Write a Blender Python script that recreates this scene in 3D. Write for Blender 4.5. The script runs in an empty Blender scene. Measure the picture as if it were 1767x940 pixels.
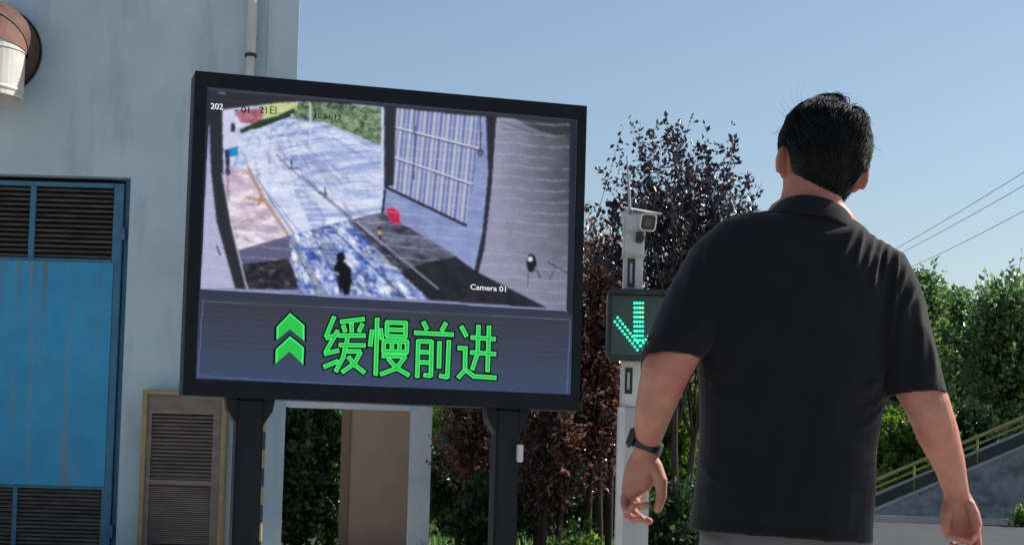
import bpy, bmesh, math, random
import numpy as np
from mathutils import Vector, Matrix, Euler
R = math.radians
random.seed(7); rng = np.random.default_rng(11)
SC = bpy.context.scene
COL = SC.collection

# ------------------------------------------------------------------ camera
F_PX, W_PX, H_PX = 3000.0, 1767.0, 940.0
TILT, ROLL, CAM_H, HORIZON = R(3.5), 0.028, 0.97, 820.0
PX0, PY0 = W_PX/2, HORIZON - math.tan(TILT)*F_PX
CAM = Vector((0, 0, CAM_H))
_r, _u = Vector((1,0,0)), Vector((0,-math.sin(TILT), math.cos(TILT)))
FW = Vector((0, math.cos(TILT), math.sin(TILT)))
RT = _r*math.cos(ROLL) + _u*math.sin(ROLL)
UP = _u*math.cos(ROLL) - _r*math.sin(ROLL)
cam = bpy.data.cameras.new('camera'); cam_o = bpy.data.objects.new('camera', cam); COL.objects.link(cam_o)
M = Matrix.Identity(4)
for i in range(3):
    M[i][0], M[i][1], M[i][2], M[i][3] = RT[i], UP[i], -FW[i], CAM[i]
cam_o.matrix_world = M
cam.sensor_width = 36; cam.lens = F_PX/W_PX*36; cam.shift_y = (PY0-H_PX/2)/W_PX; cam.shift_x = 0
cam.clip_start, cam.clip_end = 0.05, 3000
SC.camera = cam_o

# ------------------------------------------------------------------ light
SUN_AZ, SUN_EL = R(64), R(42)
world = bpy.data.worlds.new('World'); SC.world = world; world.use_nodes = True
wn = world.node_tree
sky = wn.nodes.new('ShaderNodeTexSky'); sky.sky_type = 'NISHITA'; sky.sun_disc = False
sky.sun_elevation = SUN_EL; sky.sun_rotation = SUN_AZ
sky.air_density, sky.dust_density, sky.ozone_density = 1.15, 1.1, 2.4
wn.nodes['Background'].inputs[1].default_value = 0.086
wn.links.new(sky.outputs[0], wn.nodes['Background'].inputs[0])
sd = Vector((math.sin(SUN_AZ)*math.cos(SUN_EL), math.cos(SUN_AZ)*math.cos(SUN_EL), math.sin(SUN_EL)))
sun = bpy.data.lights.new('sun', 'SUN'); sun.energy = 5.0; sun.angle = R(0.5); sun.color = (1, .95, .87)
sun_o = bpy.data.objects.new('sun', sun); COL.objects.link(sun_o); sun_o.location = (20, 10, 30)
sun_o.rotation_euler = sd.to_track_quat('Z', 'Y').to_euler()
SC.view_settings.view_transform = 'Standard'; SC.view_settings.look = 'None'
SC.view_settings.exposure = 0.40; SC.view_settings.gamma = 1.0; SC.view_settings.use_curve_mapping = False

# ------------------------------------------------------------------ helpers
def P(px, py, Y):
    """world point at depth Y under a photograph pixel"""
    d = FW + RT*((px-PX0)/F_PX) + UP*((PY0-py)/F_PX)
    return CAM + d*(Y/d.y)
def ray_plane(px, py, p0, n):
    d = FW + RT*((px-PX0)/F_PX) + UP*((PY0-py)/F_PX)
    return CAM + d*((p0-CAM).dot(n)/d.dot(n))
def to_px(pts):
    q = np.asarray(pts, float) - np.array(CAM)
    z = q @ np.array(FW)
    return PX0 + F_PX*(q @ np.array(RT))/z, PY0 - F_PX*(q @ np.array(UP))/z
def ground_z(y):
    t = min(max((y-18)/16, 0), 1)
    return 0.27*t*t*(3-2*t)

def tag(o, label=None, cat=None, group=None, kind=None):
    if label: o['label'] = label
    if cat: o['category'] = cat
    if group: o['group'] = group
    if kind: o['kind'] = kind
    return o
def thing(name, label, cat, loc=(0,0,0), group=None):
    o = bpy.data.objects.new(name, None); COL.objects.link(o); o.location = loc; o.empty_display_size = .1
    return tag(o, label, cat, group)
def link(name, me, mat, parent=None):
    o = bpy.data.objects.new(name, me); COL.objects.link(o)
    if mat is not None and not me.materials: me.materials.append(mat)
    if parent is not None:
        o.parent = parent
        off = Vector(parent.location)
        pp = parent.parent
        while pp is not None: off += pp.location; pp = pp.parent
        o.location = -off          # meshes are written in world coordinates
    return o
def shift_origin(o):
    """move a mesh object's origin to its own base centre, its shape stays where it is"""
    me = o.data; n = len(me.vertices); a = np.empty(n*3); me.vertices.foreach_get('co', a); a = a.reshape(-1,3)
    c = np.array([(a[:,0].min()+a[:,0].max())/2, (a[:,1].min()+a[:,1].max())/2, a[:,2].min()])
    me.vertices.foreach_set('co', (a-c).ravel()); me.update(); o.location = Vector(o.location)+Vector(c); return o
class MB:
    def __init__(s): s.v = []; s.f = []
    def add(s, vs, fs):
        b = len(s.v); s.v += [tuple(v) for v in vs]; s.f += [tuple(i+b for i in f) for f in fs]; return s
    def box(s, x0, x1, y0, y1, z0, z1):
        return s.add([(x0,y0,z0),(x1,y0,z0),(x1,y1,z0),(x0,y1,z0),(x0,y0,z1),(x1,y0,z1),(x1,y1,z1),(x0,y1,z1)],
                     [(0,3,2,1),(4,5,6,7),(0,1,5,4),(1,2,6,5),(2,3,7,6),(3,0,4,7)])
    def obox(s, o, a, b, c, ra, rb, rc):
        """oriented box: corner ranges along unit axes a, b, c from o"""
        vs = [o+a*x+b*y+c*z for z in rc for (x,y) in ((ra[0],rb[0]),(ra[1],rb[0]),(ra[1],rb[1]),(ra[0],rb[1]))]
        return s.add(vs, [(0,3,2,1),(4,5,6,7),(0,1,5,4),(1,2,6,5),(2,3,7,6),(3,0,4,7)])
    def loft(s, rings, caps=True):
        n = len(rings[0]); b = len(s.v); m = len(rings)
        for r in rings: s.v += [tuple(p) for p in r]
        for i in range(m-1):
            for j in range(n):
                k = (j+1) % n
                s.f.append((b+i*n+j, b+i*n+k, b+(i+1)*n+k, b+(i+1)*n+j))
        if caps:
            s.f.append(tuple(b+j for j in reversed(range(n)))); s.f.append(tuple(b+(m-1)*n+j for j in range(n)))
        return s
    def tube(s, pts, rad, n=8, caps=True):
        pts = [Vector(p) for p in pts]; rings = []
        rad = rad if hasattr(rad, '__len__') else [rad]*len(pts)
        t0 = (pts[1]-pts[0]).normalized(); a = t0.orthogonal().normalized()
        for i, p in enumerate(pts):
            t = (pts[min(i+1,len(pts)-1)]-pts[max(i-1,0)]).normalized()
            a = (a - t*a.dot(t)).normalized(); c = t.cross(a)
            rings.append([p + (a*math.cos(2*math.pi*j/n) + c*math.sin(2*math.pi*j/n))*rad[i] for j in range(n)])
        return s.loft(rings, caps)
    def mesh(s, name, smooth=False):
        me = bpy.data.meshes.new(name); me.from_pydata(s.v, [], s.f)
        bm = bmesh.new(); bm.from_mesh(me); bmesh.ops.recalc_face_normals(bm, faces=bm.faces); bm.to_mesh(me); bm.free()
        if smooth: me.shade_smooth()
        me.update(); return me
    def build(s, name, mat, parent=None, smooth=False, bevel=0, segs=2):
        me = s.mesh(name, smooth)
        if bevel:
            bm = bmesh.new(); bm.from_mesh(me)
            bmesh.ops.bevel(bm, geom=[e for e in bm.edges if e.calc_face_angle(0) > .5], offset=bevel, segments=segs, affect='EDGES', clamp_overlap=True)
            bm.to_mesh(me); bm.free()
        return link(name, me, mat, parent)
def ring(c, a, b, n=28, e=2.0):
    out = []
    for j in range(n):
        t = 2*math.pi*j/n; x, y = math.cos(t), math.sin(t)
        out.append(c + a*(math.copysign(abs(x)**(2/e), x)) + b*(math.copysign(abs(y)**(2/e), y)))
    return out

# ------------------------------------------------------------------ materials
def srgb(r, g, b):
    f = lambda c: (c/255/12.92 if c <= 10.3 else ((c/255+.055)/1.055)**2.4)
    return (f(r), f(g), f(b), 1)
def mat(name, c1, c2=None, scale=6, rough=.6, spec=.4, metal=0, bump=0, bscale=None, stretch=(1,1,1), detail=6, lo=.35, hi=.65, zstain=None, c3=None, s3=1.5, lo3=.55, hi3=.75, st3=(1,1,1), **kw):
    m = bpy.data.materials.new(name); m.use_nodes = True; nt = m.node_tree; b = nt.nodes['Principled BSDF']
    c1 = tuple(c1)[:3]+(1,)
    b.inputs['Base Color'].default_value = c1; b.inputs['Roughness'].default_value = rough
    b.inputs['Specular IOR Level'].default_value = spec; b.inputs['Metallic'].default_value = metal
    for k, v in kw.items(): b.inputs[k].default_value = v
    def coords(st):
        g = nt.nodes.new('ShaderNodeNewGeometry'); mp = nt.nodes.new('ShaderNodeMapping'); mp.inputs['Scale'].default_value = st
        nt.links.new(g.outputs['Position'], mp.inputs[0]); return mp.outputs[0]
    def noise(sc, st, det=detail):
        n = nt.nodes.new('ShaderNodeTexNoise'); n.inputs['Scale'].default_value = sc; n.inputs['Detail'].default_value = det; n.inputs['Roughness'].default_value = .6
        nt.links.new(coords(st), n.inputs['Vector']); return n.outputs['Fac']
    def ramp(f, lo, hi):
        r = nt.nodes.new('ShaderNodeMapRange'); r.inputs[1].default_value = lo; r.inputs[2].default_value = hi; nt.links.new(f, r.inputs[0]); return r.outputs[0]
    if c2:
        f = noise(scale, stretch); mx = nt.nodes.new('ShaderNodeMix'); mx.data_type = 'RGBA'
        mx.inputs[6].default_value = c1; mx.inputs[7].default_value = tuple(c2)[:3]+(1,)
        nt.links.new(ramp(f, lo, hi), mx.inputs[0]); out = mx.outputs[2]
        if c3:
            m3 = nt.nodes.new('ShaderNodeMix'); m3.data_type = 'RGBA'; m3.inputs[7].default_value = tuple(c3)[:3]+(1,)
            nt.links.new(ramp(noise(s3, st3), lo3, hi3), m3.inputs[0]); nt.links.new(out, m3.inputs[6]); out = m3.outputs[2]
        if zstain:                     # streaks that start at height z1 and thin out towards z0
            z1_, z0_, cs, sc_, st_ = zstain
            sx_ = nt.nodes.new('ShaderNodeSeparateXYZ'); g_ = nt.nodes.new('ShaderNodeNewGeometry'); nt.links.new(g_.outputs['Position'], sx_.inputs[0])
            ad = nt.nodes.new('ShaderNodeMath'); ad.operation = 'MULTIPLY'; nt.links.new(ramp(sx_.outputs['Z'], z0_, z1_), ad.inputs[0]); nt.links.new(ramp(noise(sc_, st_), .47, .68), ad.inputs[1])
            m4 = nt.nodes.new('ShaderNodeMix'); m4.data_type = 'RGBA'; m4.inputs[7].default_value = tuple(cs)[:3]+(1,); nt.links.new(ad.outputs[0], m4.inputs[0]); nt.links.new(out, m4.inputs[6]); out = m4.outputs[2]
        nt.links.new(out, b.inputs['Base Color'])
    if bump:
        bp = nt.nodes.new('ShaderNodeBump'); bp.inputs['Strength'].default_value = bump; bp.inputs['Distance'].default_value = .02
        nt.links.new(noise(bscale or scale*4, stretch), bp.inputs['Height']); nt.links.new(bp.outputs[0], b.inputs['Normal'])
    return m
def leafmat(name, cols, rough=.38, trans=.45, spec=.5):
    m = bpy.data.materials.new(name); m.use_nodes = True; nt = m.node_tree; b = nt.nodes['Principled BSDF']
    at = nt.nodes.new('ShaderNodeAttribute'); at.attribute_name = 'tint'
    rp = nt.nodes.new('ShaderNodeValToRGB'); el = rp.color_ramp.elements
    el[0].color = tuple(cols[0])+(1,); el[1].color = tuple(cols[-1])+(1,)
    for i, c in enumerate(cols[1:-1]): e = el.new((i+1)/(len(cols)-1)); e.color = tuple(c)+(1,)
    nt.links.new(at.outputs['Fac'], rp.inputs[0]); nt.links.new(rp.outputs[0], b.inputs['Base Color'])
    b.inputs['Roughness'].default_value = rough; b.inputs['Specular IOR Level'].default_value = spec
    tr = nt.nodes.new('ShaderNodeBsdfTranslucent'); hs = nt.nodes.new('ShaderNodeHueSaturation'); hs.inputs['Saturation'].default_value = 1.15; hs.inputs['Value'].default_value = 1.5
    nt.links.new(rp.outputs[0], hs.inputs['Color']); nt.links.new(hs.outputs[0], tr.inputs[0])
    ms = nt.nodes.new('ShaderNodeMixShader'); ms.inputs[0].default_value = trans
    nt.links.new(b.outputs[0], ms.inputs[1]); nt.links.new(tr.outputs[0], ms.inputs[2]); nt.links.new(ms.outputs[0], nt.nodes['Material Output'].inputs[0])
    return m
def emit(name, col, s):
    m = bpy.data.materials.new(name); m.use_nodes = True; b = m.node_tree.nodes['Principled BSDF']
    b.inputs['Base Color'].default_value = (.01,.01,.01,1); b.inputs['Emission Color'].default_value = col; b.inputs['Emission Strength'].default_value = s
    b.inputs['Roughness'].default_value = .6
    return m

MT = {}
MT['plaster'] = mat('weathered_plaster', (.52,.615,.655), (.44,.53,.575), 1.1, .85, .2, bump=.12, bscale=30, c3=(.345,.395,.42), s3=1.0, lo3=.52, hi3=.74, st3=(2.2,1,.5))
MT['plaster_pale'] = mat('pale_plaster', (.70,.72,.73), (.58,.60,.62), 3, .85, .2, bump=.12, bscale=30, c3=(.42,.43,.44), s3=4, lo3=.6, hi3=.8)
MT['blue'] = mat('blue_door_paint', (.022,.28,.50), (.035,.33,.56), 3, .5, .4, bump=.04, c3=(.22,.23,.20), s3=2.2, lo3=.54, hi3=.72, st3=(5,1,.16), zstain=(3.28,2.3,(.17,.15,.115),2.6,(4,1,.12)))
MT['blue_dark'] = mat('blue_frame_paint', (.04,.15,.24), (.06,.19,.30), 8, .5, .4, c3=(.12,.13,.12), s3=6, lo3=.6, hi3=.8)
MT['slat'] = mat('dusty_slat', (.19,.15,.12), (.085,.072,.064), 9, .7, .3, stretch=(.4,1,2))
MT['slat_brown'] = mat('brown_slat', (.27,.215,.18), (.18,.14,.12), 9, .7, .3, stretch=(.4,1,2))
MT['void'] = mat('dark_interior', (.012,.012,.013), rough=.9, spec=.1)
MT['yellow'] = mat('faded_yellow_frame', (.40,.29,.12), (.30,.22,.11), 10, .6, .35)
MT['rust'] = mat('rust_red_primer', (.13,.060,.042), (.075,.040,.034), 7, .75, .25, bump=.1)  # duct primer, darker copy: shade on the elbow top put into the colour
MT['rust_light'] = mat('pale_red_primer', (.25,.115,.085), (.18,.085,.065), 6, .75, .3)  # same primer, lighter copy: light on the second segment put into the colour
MT['galv'] = mat('galvanised_sheet', (.70,.67,.60), (.60,.57,.51), 4, .45, .5, metal=.1, c3=(.30,.15,.06), s3=3, lo3=.66, hi3=.74, st3=(3,3,.3))
MT['pvc'] = mat('white_pvc', (.62,.61,.58), (.52,.51,.49), 5, .5, .4, stretch=(1,1,.3))
MT['cabinet'] = mat('black_cabinet_paint', (.0075,.010,.014), (.011,.014,.018), 20, .5, .16, bump=.03, bscale=60)
MT['post'] = mat('charcoal_post_paint', (.010,.011,.015), (.016,.017,.021), 12, .55, .18, stretch=(1,1,.2))
MT['white_metal'] = mat('white_powder_coat', (.66,.65,.62), (.56,.55,.53), 7, .4, .5, c3=(.40,.35,.30), s3=14, lo3=.68, hi3=.8)
MT['grey_metal'] = mat('grey_powder_coat', (.46,.46,.45), (.40,.40,.39), 5, .45, .45, c3=(.32,.30,.27), s3=9, lo3=.66, hi3=.8)
MT['black'] = mat('black_plastic', (.012,.012,.013), (.018,.018,.018), 20, .35, .5)
MT['lens'] = mat('camera_glass', (.03,.035,.04), rough=.08, spec=.7)
MT['signal_case'] = mat('dark_green_casing', (.010,.022,.018), (.016,.03,.026), 12, .4, .5)
MT['signal_face'] = mat('signal_face', (.035,.07,.062), (.045,.085,.078), 20, .35, .5)
MT['led_green'] = emit('green_led', (.02,1,.40,1), 3.2)
MT['led_lime'] = emit('lime_led', (.10,1,.25,1), 3.0)
MT['tan'] = mat('tan_render_wall', (.25,.185,.14), (.21,.155,.12), 2, .85, .2, bump=.1, bscale=40)
MT['concrete'] = mat('stained_concrete', (.33,.34,.345), (.22,.23,.24), 5, .85, .2, bump=.3, bscale=12, c3=(.15,.155,.16), s3=2.6, lo3=.5, hi3=.68, st3=(1,1,1.8))
MT['coping'] = mat('pale_coping', (.42,.43,.43), (.33,.34,.34), 5, .8, .25)
MT['rail'] = mat('yellow_handrail', (.42,.36,.11), (.35,.31,.13), 8, .5, .4)
MT['kerb'] = mat('pale_kerb_stone', (.58,.55,.50), (.48,.46,.43), 6, .8, .25)
MT['asphalt'] = mat('asphalt', (.060,.062,.066), (.040,.042,.046), 2, .85, .3, bump=.3, bscale=80)
MT['ground'] = mat('paved_ground', (.44,.43,.40), (.36,.35,.33), 1.2, .9, .2, bump=.2, bscale=40)
MT['bark'] = mat('bark', (.075,.055,.045), (.045,.035,.03), 14, .9, .2, bump=.5, stretch=(1,1,.3))
MT['wire'] = mat('power_wire', (.10,.10,.11), rough=.6)
MT['pole'] = mat('concrete_pole', (.36,.35,.33), (.30,.29,.28), 4, .85, .2)

# ------------------------------------------------------------------ ground
xs = list(np.concatenate([np.linspace(-900,-60,8), np.linspace(-40,40,21), np.linspace(60,900,8)]))
ys = list(np.concatenate([[-300,-60,-20,0,6,12], np.linspace(16,40,25), [60,120,300,800,1500]]))
mb = MB(); mb.v = [(x, y, ground_z(y)) for y in ys for x in xs]
nx = len(xs); mb.f = [(j*nx+i, j*nx+i+1, (j+1)*nx+i+1, (j+1)*nx+i) for j in range(len(ys)-1) for i in range(nx-1)]
tag(mb.build('ground', MT['ground'], smooth=True), kind='structure')
mb = MB(); bq = [y for y in ys if 12 <= y <= 61]; mb.v = [(x, y, ground_z(y)+.006) for y in bq for x in (-1.05, 2.15)]
mb.f = [(2*j, 2*j+1, 2*j+3, 2*j+2) for j in range(len(bq)-1)]
tag(mb.build('planting_bed', mat('bed_soil', (.05,.045,.03), (.035,.05,.02), 6, .95, .1, bump=.4, bscale=30), smooth=True), kind='structure')
mb = MB(); bq = [y for y in ys if 19.5 <= y <= 61]; mb.v = [(x, y, ground_z(y)+.006) for y in bq for x in (-5, -1.06)]
mb.f = [(2*j, 2*j+1, 2*j+3, 2*j+2) for j in range(len(bq)-1)]
tag(mb.build('planting_bed', bpy.data.materials['bed_soil'], smooth=True), kind='structure')
KY = 34.0                                                   # depth of the kerb and the stair foot on the right
mb = MB(); ry = [k for k in ys if 16 <= k <= KY] 
mb.v = [(x, y, ground_z(y)+.004) for y in ry for x in (2.2, 60)]
mb.f = [(2*j, 2*j+1, 2*j+3, 2*j+2) for j in range(len(ry)-1)]
tag(mb.build('road', MT['asphalt'], smooth=True), kind='structure')
mb = MB(); mb.box(2.2, 60, KY, KY+.16, .2, ground_z(KY)+.13)
tag(mb.build('kerb', MT['kerb'], bevel=.015), kind='structure')

# ------------------------------------------------------------------ factory building
BY = 19.0
def X(px, py=600, Y=BY): return P(px, py, Y).x
def Z(px, py, Y=BY): return P(px, py, Y).z
xdoor, xopen, xcorner, xport = X(218,500), X(489,820), X(489,820)+.004, X(743,820)
xport_in = X(705,820); z_door = Z(110,303); z_lint = Z(600,704); z_port = Z(600,520); z_roof = 6.25; x_left = -9.0
b = thing('factory_building', 'tall grey-blue plastered factory building with a blue louvred door', 'building', (x_left/2+xcorner/2, BY+3, 0))
mb = MB()
mb.box(x_left, xdoor, BY, BY+.3, z_door, z_roof)             # above the door
q = [(xdoor,BY),(xopen,BY),(xopen-.10,BY+.3),(xdoor,BY+.3)]   # pier between the door and the passage
mb.add([(x,y,0) for x,y in q]+[(x,y,z_roof) for x,y in q], [(0,1,2,3),(4,5,6,7),(0,1,5,4),(1,2,6,5),(2,3,7,6),(3,0,4,7)])

mb.build('wall', MT['plaster'], b)
mb = MB(); q = [(xopen-.12,BY+.301),(xcorner-3.2,BY+8),(xcorner-3.5,BY+8),(xcorner-.4,BY+.301)]   # the side runs back at a sharp corner
mb.add([(x,y,0) for x,y in q]+[(x,y,z_roof) for x,y in q], [(0,1,2,3),(4,5,6,7),(0,1,5,4),(1,2,6,5),(2,3,7,6),(3,0,4,7)]); mb.build('side_wall', MT['plaster'], b)
MB().add([(x_left,BY-.02,z_roof+.001),(xcorner+.01,BY-.02,z_roof+.001),(xcorner-3.1,BY+8,z_roof+.001),(x_left,BY+8,z_roof+.001),(x_left,BY-.02,z_roof+.08),(xcorner+.01,BY-.02,z_roof+.08),(xcorner-3.1,BY+8,z_roof+.08),(x_left,BY+8,z_roof+.08)], [(0,3,2,1),(4,5,6,7),(0,1,5,4),(1,2,6,5),(2,3,7,6),(3,0,4,7)]).build('roof', MT['plaster_pale'], b)
MB().box(X(463,60), xopen-.004, BY-.022, BY-.0005, z_port+.02, z_roof-.003).build('corner_pilaster', MT['plaster'], b)
MB().box(x_left, xdoor+.1, BY+.9, BY+1.0, 0, z_door+1.2).build('door_recess', MT['void'], b)

# blue door: two leaves shown in part, fixed louvres above and below a sheet panel
d = bpy.data.objects.new('door', None); COL.objects.link(d); d.parent = b; d.location = (0,0,0); d.location -= b.location
DY = BY+.10
def dx(px): return X(px, 500, DY)
def dz(py, px=110): return Z(px, py, DY)
x_r = dx(207); z_top = z_door-.005; z_l1 = dz(322); z_l0 = dz(446); z_p0 = dz(838); z_b0 = .02
xi = dx(190); xm0, xm1 = dx(45), dx(55); xl = x_left+.2
def part(name, m, x0, x1, y0, y1, z0, z1, parent=d, bev=.004): return MB().box(x0,x1,y0,y1,z0,z1).build(name, m, parent, bevel=bev)
part('jamb', MT['blue_dark'], x_r+.004, xdoor-.002, DY+.06, DY+.18, 0, z_top)
part('stile', MT['blue_dark'], xi, x_r, DY, DY+.06, z_b0, z_top-.05)
part('head_rail', MT['blue_dark'], xl, xi-.001, DY, DY+.06, z_l1, z_top-.05)
part('middle_rail', MT['blue_dark'], xl, xi-.001, DY-.012, DY+.06, z_l0-.03, z_l0)
part('sheet_panel', MT['blue'], xl, xi+.03, DY-.006, DY+.0, z_p0, z_l0-.031)
part('lower_rail', MT['blue_dark'], xl, xi-.001, DY+.002, DY+.06, z_p0-.03, z_p0-.001)
part('mullion', MT['blue_dark'], xm0, xm1, DY+.004, DY+.05, z_l0+.001, z_l1-.001)
part('lower_mullion', MT['blue_dark'], dx(38), dx(46), DY+.004, DY+.05, z_b0, z_p0-.031)
part('hinge', MT['blue_dark'], x_r-.005, x_r+.035, DY-.03, DY+.02, dz(412), dz(390))
part('hinge', MT['blue_dark'], x_r-.005, x_r+.035, DY-.03, DY+.02, dz(925), dz(903))
part('backing', MT['void'], xl, xi-.001, DY+.07, DY+.09, z_b0, z_top)
def slats(parent, m, x0, x1, z0, z1, n, y, dep=.045, th=.006, tilt=38):
    """each louvre slat an object of its own sharing one mesh"""
    pitch = (z1-z0)/n; a = R(tilt); L = (x1-x0)/2
    mb = MB(); mb.obox(Vector((0,0,0)), Vector((1,0,0)), Vector((0,math.cos(a),math.sin(a))), Vector((0,-math.sin(a),math.cos(a))), (-L,L), (-dep/2,dep/2), (-th/2,th/2))
    me = mb.mesh('slat'); me.materials.append(m)
    off = Vector(parent.location); pp = parent.parent
    while pp is not None: off += pp.location; pp = pp.parent
    for k in range(n):
        o = bpy.data.objects.new('slat', me); COL.objects.link(o); o.parent = parent
        o.location = Vector(((x0+x1)/2, y, z0+pitch*(k+.5))) - off
        o.rotation_euler.x = random.gauss(0, R(2.0)); o.rotation_euler.y = random.gauss(0, .0012)
slats(d, MT['slat'], xm1+.002, xi-.003, z_l0+.004, z_l1-.004, 14, DY+.035)
slats(d, MT['slat'], xl+.6, xm0-.002, z_l0+.004, z_l1-.004, 14, DY+.035)
slats(d, MT['slat'], dx(46)+.002, xi-.003, z_b0+.01, z_p0-.034, 15, DY+.035)
slats(d, MT['slat'], xl+.6, dx(38)-.002, z_b0+.01, z_p0-.034, 15, DY+.035)

# lower passage wing with its opening
w = thing('passage_wall', 'pale plastered passage opening under the screen, joined to the factory', 'wall', ((xcorner+xport)/2, BY+.2, 0))
q = [(xport_in,BY-.01),(xport,BY-.01),(xport-.08,BY+.3),(xport_in,BY+.3)]
def prism(q, z0, z1): return MB().add([(x,y,z0) for x,y in q]+[(x,y,z1) for x,y in q], [(0,1,2,3),(4,5,6,7),(0,1,5,4),(1,2,6,5),(2,3,7,6),(3,0,4,7)])
prism(q, 0, z_lint).build('pillar', MT['plaster_pale'], w)
prism([(xopen,BY-.01),(xport,BY-.01),(xport-.08,BY+.3),(xopen,BY+.3)], z_lint, z_port).build('lintel', MT['plaster_pale'], w)
MB().box(xport-.01, xport+.015, BY-.02, BY+.1, Z(720,772), Z(720,772)+.02).build('conduit_clip', MT['grey_metal'], w)

# louvred shutter in a yellow frame on the factory wall
SY = BY-.16
s = thing('louvred_shutter', 'brown louvred shutter in a faded yellow frame beside the left screen post', 'shutter', (X(315,900,SY), SY, 0))
sx0, sx1 = X(243,800,SY), X(389,800,SY); sz1 = Z(315,674,SY); fw = .055
mb = MB(); mb.box(sx0, sx0+fw, SY-.05, SY+.13, .1, sz1); mb.build('frame_side', MT['yellow'], s, bevel=.006)
mb = MB(); mb.box(sx1-fw, sx1, SY-.05, SY+.13, .1, sz1); mb.build('frame_side', MT['yellow'], s, bevel=.006)
mb = MB(); mb.box(sx0+fw, sx1-fw, SY-.048, SY+.13, sz1-.05, sz1-.001); mb.build('frame_head', MT['yellow'], s, bevel=.006)
zs_mid = Z(315,832,SY); z_plate = Z(315,714,SY)
mb = MB(); mb.box(sx0+fw+.001, sx1-fw-.001, SY-.02, SY+.04, z_plate, sz1-.052); mb.build('top_plate', MT['slat_brown'], s)
mb = MB(); mb.box(sx0+fw+.001, sx1-fw-.001, SY-.03, SY+.05, zs_mid-.03, zs_mid+.025); mb.build('middle_rail', MT['slat_brown'], s, bevel=.006)
mb = MB(); mb.box(sx0+fw, sx0+fw+.05, SY-.02, SY+.04, .12, z_plate-.002); mb.box(sx1-fw-.09, sx1-fw, SY-.02, SY+.04, .12, z_plate-.002); mb.build('inner_frame', MT['slat_brown'], s)
mb = MB(); mb.box(sx0+fw, sx1-fw, SY+.09, SY+.12, .12, sz1-.055); mb.build('backing', MT['void'], s)
slats(s, MT['slat_brown'], sx0+fw+.052, sx1-fw-.092, zs_mid+.03, z_plate-.004, 17, SY+.015, dep=.05, th=.012, tilt=30)
slats(s, MT['slat_brown'], sx0+fw+.052, sx1-fw-.092, .14, zs_mid-.035, 27, SY+.015, dep=.05, th=.012, tilt=30)
for zz in (.1,):
    mb = MB(); mb.box(sx0+fw, sx1-fw, SY-.045, SY+.12, 0, zz+.02); mb.build('sill', MT['yellow'], s)

# striped corner guard
gx0, gx1 = X(447,820,BY-.3), X(456,820,BY-.3)
g = thing('striped_pole', 'thin pole banded yellow and green behind the left screen post', 'pole', ((gx0+gx1)/2, BY-.3, 0))
MT['band_y'] = mat('band_yellow', (.50,.36,.16), rough=.5); MT['band_g'] = mat('band_green', (.02,.10,.09), rough=.5)
hb = (Z(450,720,BY-.3)-Z(450,940,BY-.3))/7.0; k = 0; z0 = 0.0
while z0 < Z(450,640,BY-.3):
    MB().tube([((gx0+gx1)/2, BY-.3, z0+.0005), ((gx0+gx1)/2, BY-.3, z0+hb-.0005)], (gx1-gx0)/2, 12).build('band', MT['band_y' if k % 2 else 'band_g'], g)
    z0 += hb; k += 1

# downpipe
PY_ = BY-.10
t = thing('downpipe', 'white plastic rainwater pipe on the factory wall above the screen', 'pipe', (X(434,60,PY_), PY_, 0))
xp = X(434,60,PY_); zc = Z(434,95,PY_)
MB().tube([(xp,PY_,1.9),(xp,PY_,zc)], .048, 16).build('lower_pipe', MT['pvc'], t, smooth=False)
MB().tube([(xp,PY_,zc),(xp,PY_,z_roof)], .056, 16).build('upper_pipe', MT['pvc'], t, smooth=False)
MB().tube([(xp,PY_,zc-.025),(xp,PY_,zc+.012)], .066, 16).build('clip', MT['black'], t)
MB().box(xp-.02,xp+.02,PY_+.05,BY,zc-.01,zc+.01).build('bracket', MT['grey_metal'], t)
MB().box(xp-.02,xp+.02,PY_+.05,BY,2.6,2.64).build('bracket', MT['grey_metal'], t)

# exhaust duct: wall collar, mitred elbow, galvanised outlet
cz, cx = Z(-3,90), X(-3,90); rd = .455
t = thing('exhaust_duct', 'rusty brown elbow duct with white metal outlet high on the factory wall', 'duct', (cx, BY-.5, cz-1))
def cring(c, n, r, k=40):
    n = n.normalized(); a = Vector((1,0,0)); u = n.cross(a).normalized()
    return [c + (a*math.cos(2*math.pi*i/k) + u*math.sin(2*math.pi*i/k))*r for i in range(k)]
mb = MB(); mb.loft([cring(Vector((cx,BY+.02,cz)), Vector((0,-1,0)), rd+.035), cring(Vector((cx,BY-.05,cz)), Vector((0,-1,0)), rd+.035), cring(Vector((cx,BY-.05,cz)), Vector((0,-1,0)), rd+.02), cring(Vector((cx,BY-.012,cz)), Vector((0,-1,0)), rd+.015)])
mb.build('wall_collar', MT['black'], t)
rb = .14; cen = Vector((cx, BY-.42, cz-rb))
def arc(a): return cen + Vector((0, -math.sin(a), math.cos(a)))*rb, Vector((0, -math.cos(a), -math.sin(a)))
segs = [0, 48, 82, 90]
prev = (Vector((cx,BY-.01,cz)), Vector((0,-1,0)))
for k in range(3):
    a0, a1 = arc(R(segs[k])), arc(R(segs[k+1]))
    mb = MB(); rr = rd+.008*(2-k)
    rs = [cring(prev[0], prev[1], rr)] if k == 0 else []
    rs += [cring(a0[0], a0[1], rr), cring(a1[0], a1[1], rr)]
    mb.loft(rs, caps=False); mb.build('elbow_segment', MT['rust_light'] if k == 1 else MT['galv'] if k == 2 else MT['rust'], t)
e0 = arc(R(90)); zb = e0[0].z-.50
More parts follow.
